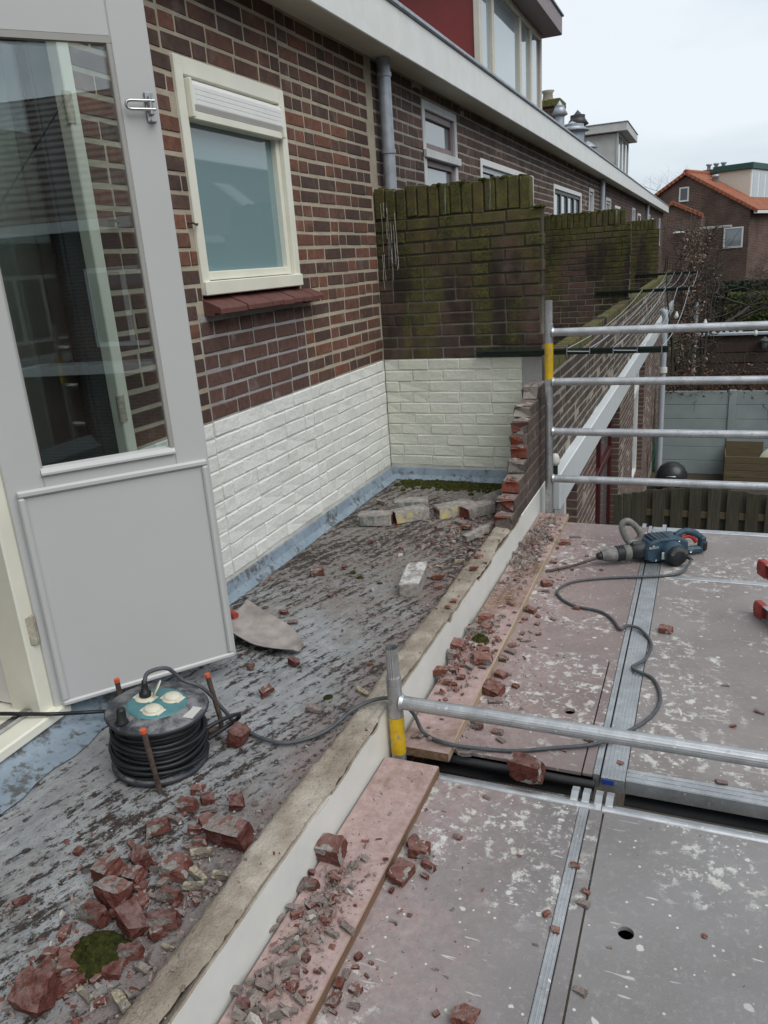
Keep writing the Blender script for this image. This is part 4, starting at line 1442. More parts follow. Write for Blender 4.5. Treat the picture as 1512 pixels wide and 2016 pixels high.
# scaffold frames
def post(parent, x, y, z0, zc, ztop, band):
    MB().tube([(x, y, z0), (x, y, zc)], .0255, 28).build('upright', 'aluminium_dirty', parent)
    sp = MB().tube([(x, y, zc - .01), (x, y, ztop)], .0215, 36, flute=.10, cap=False, smooth=False)
    sp.tube([(x, y, ztop), (x, y, zc)], .017, 18, cap=False)
    sp.build('spigot', 'aluminium', parent)
    MB().tube([(x, y, band[0]), (x, y, band[1])], .0262, 28, cap=False).build('marking_band', 'yellow_tape', parent)
def rung(parent, x0, x1, y, z, r=.0235):
    MB().tube([(x0 + .02, y, z), (x1 - .02, y, z)], r, 40, flute=.022, smooth=False).build('rung', 'aluminium', parent)
    wl = MB()
    for x, s in ((x0, 1), (x1, -1)):
        wl.tube([(x + s * .022, y, z), (x + s * .034, y, z)], [r + .007, r + .001], 20)
    wl.build('weld', 'aluminium_dirty', parent)
f1 = thing('scaffold_guardrail', 'low aluminium scaffold frame with fluted post top and yellow band at the platform joint', 'scaffold', (0, 0, 0), 'scaffold end frames')
YA, XA, XB = 2.095, 1.158, 2.52
post(f1, XA, YA, -1.4, .165, .272, (-.13, .013))
post(f1, XB, YA, -1.4, .165, .272, (-.13, .013))
rung(f1, XA, XB, YA, .068)
rung(f1, XA, XB, YA, -.215)
rung(f1, XA, XB, YA, -.50)
f2 = thing('scaffold_guardrail', 'tall aluminium guard frame with four rungs in front of the neighbour parapet', 'scaffold', (0, 0, 0), 'scaffold end frames')
YB, XC = 4.745, 1.185
post(f2, XC, YB, -1.4, 1.07, 1.205, (.74, .955))
post(f2, 2.55, YB, -1.4, 1.07, 1.205, (.74, .955))
for zz in (1.018, .722, .412, .108, -.215):
    rung(f2, XC, 2.55, YB, zz)

# ------------------------------------------------------------------ washing line across the roofs
wl = thing('washing_line', 'white washing lines strung between dark green steel arms on the privacy walls', 'washing line', (0, 0, 0))
for (y, z) in ((4.945, .888), (10.745, .930), (16.545, .925)):
    a = MB()
    a.box(.67, 1.855, y, y + .045, z - .002, z + .003)
    a.box(.67, 1.855, y + .040, y + .045, z - .034, z - .002)
    a.box(.67, 1.855, y, y + .004, z + .003, z + .010)
    for x in (.72, .95, 1.03):
        a.tube([(x, y + .0398, z - .018), (x, y + .034, z - .018)], .006, 8)
    ar = a.build('arm', 'green_steel', wl)
    for x in (1.26, 1.40, 1.54, 1.68, 1.82):
        MB().tube([(x, y - .004, z + .02), (x, y - .004, z - .03)], .004, 6).build('line_hook', 'steel', ar)
rg = random.Random(8)
for x in (1.26, 1.40, 1.54, 1.68, 1.82):
    p = []
    for (ya, za, yb, zb) in ((4.97, .895, 10.75, .937), (10.79, .937, 16.55, .932)):
        sg = rg.uniform(.05, .14)
        for i in range(13):
            t = i / 12
            p.append((x, ya + (yb - ya) * t, za + (zb - za) * t - sg * 4 * t * (1 - t)))
    MB().tube(p, .0024, 6).build('line', 'line_white', wl)
for (x0, x1) in ((1.26, 1.40), (1.54, 1.68)):
    MB().tube([(x0, 4.938, .88), (x1, 4.938, .876)], .0035, 6).build('line', 'line_white', wl)

# ------------------------------------------------------------------ cable reel
RC = Vector((.508, 1.660, 0))
reel = thing('cable_reel', 'dusty black cable reel with teal socket plate and orange-capped rods on the roof', 'cable reel', RC)
tilt = Matrix.Rotation(math.radians(4), 4, 'Y') @ Matrix.Rotation(math.radians(-3), 4, 'X')
def RX(m_): return m_.xf(tilt)
k = NT('reel_plastic', .5, 0, .4)
f_ = k.ss(k.noise(22, 5, .65), .36, .66)
up_ = k.ss(k.xyz(k.geo('Normal'))[2], .4, .9)
k.col(k.mix(k.math('MULTIPLY', k.math('MULTIPLY', f_, up_), .65), (0.030, 0.034, 0.042), (0.30, 0.30, 0.305)))
k.rough(k.math('ADD', .42, k.math('MULTIPLY', f_, .35)))
MT['reel_plastic'] = k.m
RX(MB().lathe([(.001, .0), (.135, .0), (.150, .008), (.152, .016), (.146, .024), (.09, .026), (.001, .026)], 48)).build('flange', 'reel_plastic', reel)
RX(MB().lathe([(.001, .186), (.10, .186), (.145, .182), (.157, .186), (.160, .193), (.154, .200), (.118, .204), (.110, .210), (.001, .210)], 56)).build('flange', 'reel_plastic', reel)
RX(MB().lathe([(.08, .02), (.08, .19)], 32)).build('drum', 'reel_plastic', reel)
wind = MB()
rg = random.Random(6)
turn = 0
for layer in range(13):
    z = .034 + layer * .0122
    rr = .138 + .010 * math.sin(layer * 1.9) - (.012 if layer > 9 else 0)
    tx, ty = rg.uniform(-.05, .05), rg.uniform(-.05, .05)
    pth = []
    for i in range(49):
        a = 2 * math.pi * i / 48
        pth.append(((rr + .004 * math.sin(3 * a + layer)) * math.cos(a), (rr + .004 * math.cos(2 * a + layer)) * math.sin(a), z + tx * .35 * math.cos(a) + ty * .35 * math.sin(a)))
    wind.tube(pth, .0068, 8, cap=False)
for layer in range(7):
    z = .05 + layer * .019
    pth = [((.122) * math.cos(2 * math.pi * i / 40), (.122) * math.sin(2 * math.pi * i / 40), z) for i in range(41)]
    wind.tube(pth, .012, 8, cap=False)
RX(wind).build('wound_cable', 'black_rubber', reel)
RX(MB().lathe([(.001, .214), (.084, .214), (.094, .2105), (.096, .206)], 48).xf(Matrix.Diagonal((1, 1, 1, 1)))).build('socket_plate', 'teal_plastic', reel)
for (ang, op) in ((20, False), (140, True), (262, False)):
    a = math.radians(ang + 32)
    cx, cy = .050 * math.cos(a), .050 * math.sin(a)
    so = MB().lathe([(.001, .220), (.020, .220), (.030, .218), (.033, .2135)], 24, 0, Matrix.Translation((cx, cy, 0)))
    so.bev(cx - .036, cx + .036, cy - .02, cy + .02, .213, .2165, .002)
    so = RX(so).build('socket', 'ivory_plastic', reel)
    if not op:
        RX(MB().lathe([(.001, .2275), (.021, .2265), (.026, .2225), (.027, .2195)], 24, 0, Matrix.Translation((cx, cy, 0)))).build('lid', 'ivory_plastic', so)
    else:
        M = Matrix.Translation((cx + .024, cy + .012, .222)) @ Matrix.Rotation(math.radians(30), 4, 'Z') @ Matrix.Rotation(math.radians(-62), 4, 'Y')
        RX(MB().lathe([(.001, .004), (.026, .004), (.028, .0), (.001, .0)], 24, 0, M @ Matrix.Translation((.026, 0, 0)))).build('lid', 'ivory_plastic', so)
        RX(MB().lathe([(.001, .222), (.019, .222), (.019, .235), (.012, .24), (.0095, .262), (.008, .275), (.001, .275)], 16, 0, Matrix.Translation((cx, cy, 0)))).build('plug', 'black_rubber', so)
        plug = Vector((cx, cy, .27))
RX(MB().lathe([(.020, .205), (.019, .212), (.015, .216), (.014, .248), (.011, .254), (.001, .254)], 18, 0, Matrix.Translation((-.030, -.128, 0)))).build('crank_knob', 'black_rubber', reel)
RX(MB().bev(.112, .145, -.045, .02, .2035, .2055, .0006).xf(Matrix.Rotation(math.radians(8), 4, 'Z'))).build('label_sticker', 'pale_panel', reel)
k = NT('rusty_rod', .7, .2, .4)
k.col(k.ramp(k.noise(45, 5, .65), [(.3, (0.045, 0.028, 0.022)), (.7, (0.14, 0.105, 0.09))]))
MT['rusty_rod'] = k.m
rods = [((.100, -.135), (.094, -.150)), ((.112, .180), (.092, .180)), ((-.205, .083), (-.205, .083)), ((-.09, -.17), (-.09, -.17))]
for i, ((bx, by), (tx, ty)) in enumerate(rods[:3]):
    zt = .225 if i != 2 else .215
    if i == 1:
        pth = spline([(.02, .135, .012), (.07, .172, .012), (.100, .190, .018), (.110, .190, .05), (.104, .185, .12), (.092, .180, zt)], 5)
    elif i == 2:
        pth = spline([(-.08, .03, .012), (-.18, .08, .014), (-.203, .086, .03), (-.205, .085, .08), (-.205, .083, zt)], 5)
    else:
        pth = [(bx, by, .002), (tx, ty, zt)]
    ro = MB().tube(pth, .0085, 12).build('rod', 'rusty_rod', reel)
    p, q = Vector(pth[-1]), Vector(pth[-2])
    d = (p - q).normalized()
    MB().tube([p - d * .006, p + d * .006], .0092, 12).build('cap', 'orange_cap', ro)
# loose loop of cable at the side
MB().tube(spline([(.13, .03, .10), (.165, .10, .11), (.19, .17, .10), (.185, .19, .075), (.15, .165, .05), (.12, .10, .04)], 8), .0068, 8).build('cable_loop', 'black_rubber', reel)
lab = MB().tube(spline([(-.150, .02, .16), (-.145, .05, .08), (-.14, .06, .03)], 6), .0068, 8)

# cable from the reel to the hammer
pl_ = RC + tilt @ plug
CB = [tuple(pl_), (pl_.x + .004, pl_.y + .022, pl_.z + .022), (pl_.x + .035, pl_.y + .075, pl_.z + .012), (.535, 1.795, .222), (.590, 1.822, .185), (.628, 1.862, .085), (0.661, 1.886, 0.012), (0.785, 1.846, 0.012), (0.877, 1.852, 0.012), (0.962, 1.942, 0.012), (1.02, 2.043, 0.042), (1.069, 2.111, 0.048), (1.134, 2.142, 0.046), (1.18, 2.19, -0.03), (1.22, 2.187, -0.104), (1.319, 2.15, -0.105), (1.444, 2.207, -0.141), (1.545, 2.228, -0.141), (1.641, 2.271, -0.141), (1.801, 2.344, -0.137), (1.915, 2.486, -0.14), (1.967, 2.602, -0.142), (1.978, 2.712, -0.142), (1.943, 2.837, -0.142), (1.862, 2.892, -0.137), (1.904, 2.977, -0.137), (1.917, 3.132, -0.142), (1.863, 3.245, -0.137), (1.807, 3.267, -0.137), (1.78, 3.229, -0.138), (1.734, 3.328, -0.141), (1.669, 3.395, -0.141), (1.547, 3.428, -0.141), (1.465, 3.511, -0.141), (1.444, 3.601, -0.141), (1.502, 3.713, -0.141), (1.644, 3.793, -0.141), (1.815, 3.845, -0.139), (1.935, 3.893, -0.141), (2.01, 3.945, -0.138), (2.042, 4.02, -0.120), (2.052, 4.062, -0.110)]
tag(MB().tube(spline(CB, 9), .0068, 9).build('extension_cable', 'grey_cord'), 'grey power cable winding from the reel over the roof edge to the hammer', 'cable')
C2 = [(-.30, 1.52, .11), (-0.105, 1.585, 0.112), (-0.005, 1.625, 0.104), (0.075, 1.668, 0.092), (0.12, 1.75, 0.055), (0.20, 1.795, 0.045), (.32, 1.765, .06), (.40, 1.72, .05)]
tag(MB().tube(spline(C2, 8), .0068, 9).build('supply_cable', 'black_rubber'), 'black cable running out through the doorway to the reel', 'cable')

# ------------------------------------------------------------------ breaker hammer
tip, rear = Vector((1.345, 3.83, DZ)), Vector((2.10, 4.27, DZ))
ax = math.atan2(rear.y - tip.y, rear.x - tip.x)
hm = thing('breaker_hammer', 'dusty blue electric breaker hammer with grey side handle and long chisel on platform', 'power tool', tip, rz=ax)
hm.scale = (.80, .80, .80)
def along(prof, z, n=24, y=0.0):
    """lathe along local +x: prof (x, r)"""
    M = Matrix.Translation((0, y, z)) @ Matrix.Rotation(math.radians(90), 4, 'Y')
    m_ = MB().lathe([(r, x) for (x, r) in prof], n, 0, M)
    return m_
ch_ = MB()
ch_.tube([(.02, 0, .012), (.08, 0, .014), (.20, 0, .028), (.36, 0, .062)], [.004, .009, .0095, .0095], 10)
ch_.bev(-.01, .05, -.014, .014, .004, .014, .003)
ch_.build('chisel', 'rusty_rod', hm)
along([(.345, .001), (.345, .020), (.36, .026), (.378, .026), (.380, .001)], .070).build('dust_cap', 'tool_black', hm)
along([(.375, .030), (.40, .040), (.44, .046), (.475, .049), (.475, .001)], .072).build('tool_holder', 'tool_grey', hm)
lk = along([(.476, .049), (.480, .053), (.488, .053), (.492, .049), (.498, .053), (.506, .053), (.510, .049), (.516, .053), (.524, .053), (.528, .049)], .074)
lk.build('locking_sleeve', 'tool_black', hm)
along([(.528, .046), (.530, .054), (.572, .056), (.575, .040)], .075).build('collar', 'tool_grey', hm)
along([(.57, .045), (.60, .062), (.65, .066), (.70, .058)], .082).build('gear_nose', 'tool_black', hm)
# side handle: a closed D loop standing up from the collar
hd = spline([(.575, .01, .140), (.553, .01, .170), (.528, .01, .225), (.520, .01, .268), (.535, .01, .292), (.566, .01, .292), (.605, .01, .262), (.643, .01, .212), (.652, .01, .172), (.625, .01, .142), (.575, .01, .140)], 6)
sh_ = MB().tube(hd, .021, 14, cap=False)
sh_.build('side_handle', 'tool_grey', hm)
MB().bev(.575, .66, -.03, .045, .085, .150, .012).build('handle_clamp', 'tool_black', hm)
# blue body: profile extruded and bevelled
bd = MB()
prof = [(.655, .035), (.69, .012), (.86, .010), (.93, .03), (.96, .07), (.95, .135), (.90, .165), (.74, .170), (.68, .150), (.65, .11)]
def extr(prof, y0, y1, inset=.012):
    cx = sum(p[0] for p in prof) / len(prof); cz = sum(p[1] for p in prof) / len(prof)
    n_ = len(prof)
    rings = []
    for (y, s) in ((y0, 1 - inset * 6), (y0 + inset, 1), (y1 - inset, 1), (y1, 1 - inset * 6)):
        rings.append([(cx + (p[0] - cx) * s, y, cz + (p[1] - cz) * s) for p in prof])
    vs_ = [p for r_ in rings for p in r_]
    fs_ = [tuple(range(n_)), tuple(3 * n_ + i for i in range(n_))[::-1]]
    for r_ in range(3):
        for i in range(n_):
            fs_.append((r_ * n_ + i, (r_ + 1) * n_ + i, (r_ + 1) * n_ + (i + 1) % n_, r_ * n_ + (i + 1) % n_))
    return vs_, fs_
bd.add(*extr(prof, -.085, .085, .016))
bd = bd.build('body', 'bosch_blue', hm)
vt = MB()
for i in range(5):
    x = .70 + i * .028
    vt.bev(x, x + .014, -.06, .05, .166, .1715, .001)
vt.build('vent_slot', 'tool_black', bd)
sc2 = MB()
for (x, z) in ((.70, .135), (.88, .15), (.72, .03), (.86, .03)):
    sc2.lathe([(.001, .0), (.008, .0), (.008, .004)], 10, 0, Matrix.Translation((x, -.087, z)) @ Matrix.Rotation(math.radians(90), 4, 'X'))
sc2.build('screw', 'steel', bd)
# motor housing towards the open side of the deck
M = Matrix.Translation((.83, -.06, .078)) @ Matrix.Rotation(math.radians(90), 4, 'X')
MB().lathe([(.078, -.02), (.076, .05), (.070, .085), (.066, .09)], 28, 0, M).build('motor_housing', 'bosch_blue', hm)
mc = MB().lathe([(.067, .088), (.066, .11), (.058, .128), (.03, .134), (.001, .135)], 28, 0, M)
mc = mc.build('motor_cap', 'tool_black', hm)
vt = MB()
for i in range(15):
    a = math.radians(20 + i * 10)
    vt.bev(-.002, .002, .040, .062, .126, .132, .0006)
    q0 = len(vt.v) - 24
    Rz = M @ Matrix.Rotation(a - math.pi / 2, 4, 'Z')
    vt.v[q0:] = [tuple(Rz @ Vector(p)) for p in vt.v[q0:]]
vt.build('vent_slot', 'tool_grey', mc)
MB().bev(.742, .775, -.127, -.120, .045, .095, .002).build('rating_label', 'pale_panel', hm)
# rear handle with trigger
rh = MB().tube(spline([(.90, -.0, .155), (.96, -.0, .178), (1.03, -.0, .160), (1.085, -.0, .115), (1.10, -.0, .07)], 6), [.022] * 25, 14)
rh.bev(.94, 1.11, -.028, .028, .012, .062, .014)
rh.bev(1.07, 1.115, -.027, .027, .03, .13, .012)
rh.build('rear_handle', 'bosch_blue', hm)
MB().bev(1.08, 1.125, -.032, .032, .02, .10, .014).build('handle_grip', 'tool_black', hm)
MB().tube(spline([(.945, 0, .132), (.99, 0, .140), (1.03, 0, .118), (1.05, 0, .09)], 5), .013, 10).build('trigger', 'tool_red', hm)
MB().lathe([(.001, .0), (.011, .0), (.011, .004)], 12, 0, Matrix.Translation((1.0, -.0285, .04)) @ Matrix.Rotation(math.radians(90), 4, 'X')).build('screw', 'steel', hm)
MB().tube([(.90, -.17, .06), (.915, -.20, .05)], [.012, .009], 10).build('cable_sleeve', 'tool_black', hm)
fc = bpy.data.curves.new('lettering', 'FONT')
fc.body = 'BOSCH'
fc.size = .020
fc.extrude = .0006
to = bpy.data.objects.new('lettering', fc)
col.objects.link(to)
dg = bpy.context.evaluated_depsgraph_get()
tme = bpy.data.meshes.new_from_object(to.evaluated_get(dg))
bpy.data.objects.remove(to)
tme.materials.clear(); tme.materials.append(MT['window_white'])
tx = link('lettering', tme, bd, (.672, -.0862, .112), (math.radians(90), 0, 0))

# ------------------------------------------------------------------ shovel behind the door
shv = thing('shovel', 'worn steel shovel blade lying on the roof beyond the open door', 'shovel', (.30, 2.52, 0), rz=math.radians(-17))
vs_, fs_ = [], []
n1, n2 = 12, 10
for i in range(n1 + 1):
    t = i / n1
    x = -.10 + .42 * t
    wd = .105 * (1 - max(0, t - .55) ** 1.6 * 2.6) if t > .55 else .105
    wd = max(wd, .004)
    for j in range(n2 + 1):
        s_ = j / n2 * 2 - 1
        z = .012 + .055 * (1 - t) ** 2 + .034 * abs(s_) ** 2.2 * (1 - .5 * t)
        vs_.append((x, s_ * wd, z))
for i in range(n1):
    for j in range(n2):
        a = i * (n2 + 1) + j
        fs_.append((a, a + n2 + 1, a + n2 + 2, a + 1))
top = len(vs_)
bl = MB().add(vs_, fs_, 0, True)
bl.add([(p[0], p[1], p[2] - .004) for p in vs_], [f_[::-1] for f_ in fs_], 0, True)
bl.build('blade', 'shovel_steel', shv)
MB().tube(spline([(-.06, 0, .070), (-.12, 0, .082), (-.18, 0, .12), (-.30, 0, .22)], 5), .017, 12).build('socket', 'ladder_red', shv)
MB().tube([(-.29, 0, .21), (-.58, .05, .47)], .016, 12).build('handle', 'plank_side' if False else 'pallet_wood', shv)

# ------------------------------------------------------------------ ladder lying on its edge at the right
ld = thing('ladder', 'aluminium ladder with red plastic end caps lying on its edge on the platform', 'ladder', (2.352, 3.53, DZ), rz=math.radians(-65))
for zz in (.036, .235):
    a = MB()
    a.bev(.0, .80, -.012, .012, zz - .032, zz - .028, .001).bev(.0, .80, -.012, .012, zz + .028, zz + .032, .001).bev(.0, .80, .008, .0125, zz - .028, zz + .028, .001)
    st = a.build('stile', 'aluminium', ld)
    c_ = MB().bev(-.022, .045, -.018, .018, zz - .036, zz + .036, .006)
    c_.bev(-.028, -.018, -.016, .016, zz - .02, zz + .02, .003)
    c_.build('end_cap', 'ladder_red', st)
for x in (.16, .44, .72):
    MB().tube([(x, 0, .06), (x, 0, .21)], .014, 12).build('rung', 'aluminium', ld)

# ------------------------------------------------------------------ rubble
FRAGS = {
    'heap': [
        ('r',0.799,0.85,0.0,0.116,0.106), ('r',0.83,0.893,0.0,0.042,0.078), ('r',0.847,0.922,-0.0,0.042,0.049), ('r',0.771,0.911,0.0,0.065,0.029),
        ('y',0.889,0.9,0.0,0.063,0.031), ('r',0.936,0.895,0.0,0.034,0.027), ('y',0.981,0.911,0.0,0.082,0.034), ('r',0.905,0.967,0.0,0.056,0.028),
        ('g',0.841,0.99,0.0,0.1,0.136), ('r',0.8,0.985,0.0,0.036,0.058), ('r',0.914,1.018,-0.0,0.071,0.064), ('r',0.907,0.99,0.0,0.039,0.035),
        ('y',0.949,1.038,0.0,0.021,0.032), ('r',0.757,1.079,0.0,0.097,0.06), ('r',0.772,1.136,0.0,0.106,0.068), ('r',0.868,1.082,0.0,0.095,0.08),
        ('r',0.806,1.105,0.0,0.052,0.052), ('r',0.842,1.138,0.0,0.059,0.067), ('r',0.696,1.195,-0.0,0.093,0.07), ('r',0.77,1.206,0.0,0.069,0.038),
        ('r',0.804,1.19,-0.0,0.045,0.038), ('r',0.936,1.112,0.0,0.094,0.065), ('r',0.94,1.082,0.0,0.043,0.05), ('r',0.899,1.19,0.0,0.074,0.067),
        ('w',0.857,1.268,0.0,0.091,0.091), ('r',0.757,1.253,0.0,0.078,0.054), ('r',0.711,1.382,0.0,0.073,0.081), ('m',0.725,1.434,0.0,0.061,0.037),
        ('r',0.734,1.489,0.0,0.074,0.05), ('r',0.769,1.536,0.0,0.041,0.05), ('m',0.806,1.502,0.0,0.049,0.029), ('r',0.831,1.452,0.0,0.064,0.064),
        ('r',0.875,1.536,0.0,0.057,0.041), ('r',0.85,1.577,0.0,0.029,0.021), ('r',0.938,1.412,0.0,0.14,0.093), ('y',0.886,1.342,0.0,0.069,0.023),
        ('y',0.926,1.272,0.0,0.075,0.015), ('y',0.935,1.237,0.0,0.067,0.022), ('y',0.985,1.29,0.0,0.067,0.019), ('m',0.98,1.24,0.0,0.044,0.044),
        ('m',0.855,1.18,0.0,0.037,0.037), ('y',0.987,1.064,0.0,0.042,0.021), ('m',0.984,1.011,0.0,0.035,0.028), ('m',0.947,1.158,0.0,0.036,0.029),
        ('m',0.851,1.356,0.0,0.047,0.023), ('m',0.849,1.225,0.0,0.03,0.045),
    ],
    'roof': [
        ('r',0.708,1.816,0.0,0.072,0.09), ('r',0.641,2.106,0.0,0.049,0.063), ('r',0.628,2.336,0.0,0.052,0.047), ('r',0.479,2.264,0.0,0.031,0.042),
        ('m',0.861,2.057,0.0,0.075,0.056), ('y',0.981,2.21,0.0,0.076,0.043), ('g',0.868,2.156,0.0,0.048,0.033), ('r',0.927,2.409,0.0,0.03,0.02),
        ('w',0.3,3.199,0.0,0.092,0.059), ('r',0.402,3.305,0.0,0.04,0.04), ('r',0.366,2.735,0.0,0.047,0.041), ('r',0.344,2.624,0.0,0.04,0.04),
        ('m',0.444,2.665,0.0,0.052,0.034), ('r',0.489,2.96,0.0,0.03,0.024),
    ],
    'far': [
        ('r',0.389,3.684,0.0,0.043,0.025), ('r',0.591,3.643,0.0,0.03,0.027), ('y',0.736,3.488,0.0,0.035,0.02), ('y',0.882,3.414,-0.0,0.051,0.017),
        ('y',0.957,3.51,0.0,0.063,0.023), ('y',0.802,3.564,0.0,0.029,0.023), ('r',0.923,3.271,0.0,0.071,0.049), ('r',0.95,3.172,0.0,0.048,0.021),
        ('m',0.961,3.703,0.0,0.054,0.027), ('m',0.874,3.281,-0.0,0.049,0.038), ('g',0.468,3.266,0.0,0.04,0.023), ('g',0.658,3.162,0.0,0.043,0.038),
        ('g',0.528,3.213,0.0,0.044,0.022), ('m',0.794,4.077,0.0,0.091,0.039), ('r',0.849,4.003,0.0,0.07,0.032), ('m',0.582,4.077,0.0,0.053,0.04),
        ('m',0.593,4.168,0.0,0.04,0.02), ('m',0.16,4.392,0.0,0.079,0.029), ('y',0.96,3.887,0.0,0.056,0.028), ('m',0.977,3.315,0.0,0.049,0.022),
        ('m',0.954,3.443,0.0,0.034,0.02), ('y',0.604,3.256,0.0,0.022,0.017),
    ],
    'ledge': [
        ('r',1.057,3.513,0.03,0.051,0.028), ('r',1.079,3.354,0.03,0.049,0.027), ('r',1.087,2.981,0.03,0.035,0.025), ('r',1.082,2.915,0.03,0.034,0.025),
        ('r',1.037,2.89,0.03,0.02,0.02), ('r',1.11,3.445,0.03,0.028,0.022),
    ],
    'nearplank': [
        ('w',1.161,1.554,-0.11,0.113,0.089), ('r',1.157,1.433,-0.11,0.057,0.043), ('r',1.236,1.54,-0.11,0.029,0.022), ('m',1.253,1.574,-0.11,0.034,0.02),
        ('r',1.192,1.366,-0.11,0.037,0.021), ('m',1.204,1.393,-0.11,0.056,0.019), ('m',1.15,1.352,-0.11,0.051,0.042), ('m',1.208,1.295,-0.11,0.023,0.05),
        ('m',1.188,1.241,-0.11,0.018,0.059), ('m',1.169,1.158,-0.11,0.036,0.044), ('m',1.211,1.192,-0.11,0.044,0.022), ('m',1.225,1.158,-0.11,0.026,0.048),
        ('m',1.195,1.123,-0.11,0.061,0.026), ('m',1.291,1.121,-0.11,0.047,0.026), ('m',1.283,1.091,-0.11,0.038,0.021), ('m',1.131,1.278,-0.11,0.018,0.037),
        ('m',1.312,1.337,-0.11,0.054,0.023), ('m',1.278,1.312,-0.11,0.05,0.018), ('w',1.225,1.411,-0.11,0.033,0.019), ('r',1.214,1.469,-0.11,0.033,0.024),
        ('m',1.188,1.492,-0.11,0.024,0.039), ('r',1.136,1.479,-0.11,0.024,0.024), ('m',1.24,1.454,-0.11,0.028,0.024), ('m',1.131,1.432,-0.11,0.029,0.058),
        ('m',1.205,1.336,-0.11,0.028,0.028), ('r',1.254,1.338,-0.11,0.027,0.023), ('m',1.133,1.315,-0.11,0.028,0.037), ('r',1.258,1.142,-0.11,0.03,0.017),
        ('r',1.286,1.136,-0.11,0.026,0.026), ('m',1.213,1.078,-0.11,0.03,0.026), ('r',1.173,1.067,-0.11,0.048,0.03), ('m',1.135,1.095,-0.11,0.04,0.022),
        ('m',1.294,1.156,-0.11,0.022,0.026), ('m',1.251,1.062,-0.11,0.021,0.03), ('m',1.256,1.097,-0.11,0.026,0.026), ('r',1.293,1.202,-0.11,0.022,0.018),
        ('r',1.314,1.589,-0.11,0.019,0.015),
    ],
    'neardeck': [
        ('w',1.363,1.577,-0.15,0.083,0.097), ('r',1.38,1.674,-0.15,0.075,0.06), ('r',1.422,1.636,-0.15,0.054,0.039), ('r',1.347,1.713,-0.15,0.046,0.051),
        ('r',1.426,1.598,-0.15,0.029,0.029), ('w',1.35,1.175,-0.15,0.039,0.048), ('m',1.343,1.148,-0.15,0.022,0.026), ('w',1.386,1.213,-0.15,0.035,0.031),
        ('r',1.356,1.298,-0.15,0.023,0.027), ('r',1.36,1.272,-0.15,0.022,0.022), ('r',1.391,1.296,-0.15,0.016,0.016), ('r',1.394,1.26,-0.15,0.018,0.016),
        ('r',1.356,1.523,-0.15,0.019,0.024), ('r',1.43,1.461,-0.15,0.014,0.014), ('m',1.397,1.43,-0.15,0.028,0.019), ('m',1.345,1.247,-0.15,0.018,0.036),
        ('r',1.343,1.215,-0.15,0.027,0.035), ('m',1.398,1.176,-0.15,0.035,0.026), ('m',1.547,1.332,-0.15,0.016,0.016), ('r',1.584,1.219,-0.15,0.013,0.021),
        ('y',1.574,1.32,-0.15,0.02,0.018), ('r',1.36,1.147,-0.15,0.022,0.022),
    ],
    'farplank': [
        ('r',1.196,3.107,-0.11,0.088,0.073), ('w',1.093,3.073,-0.15,0.078,0.057), ('m',1.158,3.017,-0.11,0.056,0.051), ('g',1.224,2.918,-0.11,0.099,0.04),
        ('w',1.158,2.748,-0.11,0.071,0.048), ('r',1.262,2.822,-0.11,0.063,0.043), ('r',1.284,2.74,-0.11,0.085,0.033), ('r',1.149,2.592,-0.11,0.078,0.069),
        ('w',1.195,2.627,-0.11,0.051,0.051), ('r',1.234,2.589,-0.11,0.041,0.032), ('r',1.219,2.72,-0.11,0.042,0.028), ('r',1.092,2.763,-0.15,0.048,0.034),
        ('r',1.195,2.538,-0.11,0.045,0.04), ('r',1.243,2.498,-0.11,0.027,0.018), ('m',1.234,2.766,-0.11,0.024,0.024), ('r',1.147,2.83,-0.11,0.083,0.019),
        ('r',1.074,2.712,-0.15,0.029,0.029), ('r',1.08,2.622,-0.15,0.028,0.023), ('r',1.221,3.033,-0.11,0.056,0.02), ('r',1.168,2.862,-0.11,0.029,0.029),
        ('m',1.214,2.856,-0.11,0.024,0.024), ('m',1.244,2.68,-0.11,0.051,0.019), ('m',1.296,2.694,-0.11,0.042,0.019), ('m',1.103,2.53,-0.15,0.046,0.023),
        ('m',1.179,2.46,-0.11,0.026,0.018), ('m',1.217,2.497,-0.11,0.027,0.031), ('r',1.275,2.474,-0.11,0.015,0.018), ('r',1.301,2.936,-0.11,0.03,0.015),
        ('r',1.313,2.846,-0.11,0.019,0.014), ('r',1.23,2.782,-0.11,0.024,0.019), ('m',1.263,3.171,-0.11,0.042,0.021), ('m',1.185,3.032,-0.11,0.031,0.025),
        ('m',1.194,2.166,-0.11,0.024,0.037), ('m',1.214,2.168,-0.11,0.02,0.028), ('m',1.255,2.167,-0.11,0.036,0.012), ('m',1.25,2.296,-0.11,0.017,0.015),
        ('r',1.215,4.099,-0.11,0.055,0.035), ('r',1.293,4.21,-0.11,0.044,0.028), ('m',1.187,4.391,-0.11,0.041,0.029), ('m',1.248,4.267,-0.11,0.048,0.016),
        ('m',1.194,3.764,-0.11,0.033,0.018), ('r',1.279,3.95,-0.11,0.026,0.023), ('m',1.286,4.45,-0.11,0.021,0.025), ('m',1.236,4.501,-0.11,0.034,0.013),
        ('m',1.157,4.339,-0.11,0.045,0.025), ('m',1.143,4.129,-0.11,0.047,0.02), ('m',1.148,3.966,-0.11,0.05,0.019), ('m',1.22,3.879,-0.11,0.041,0.019),
        ('m',1.231,3.597,-0.11,0.039,0.018), ('r',1.282,3.302,-0.11,0.029,0.016), ('m',1.306,3.226,-0.11,0.026,0.013),
    ],
    'fardeck': [
        ('w',1.343,2.838,-0.15,0.053,0.048), ('r',1.365,2.711,-0.15,0.061,0.056), ('r',1.339,2.668,-0.15,0.032,0.037), ('r',1.37,2.581,-0.15,0.095,0.054),
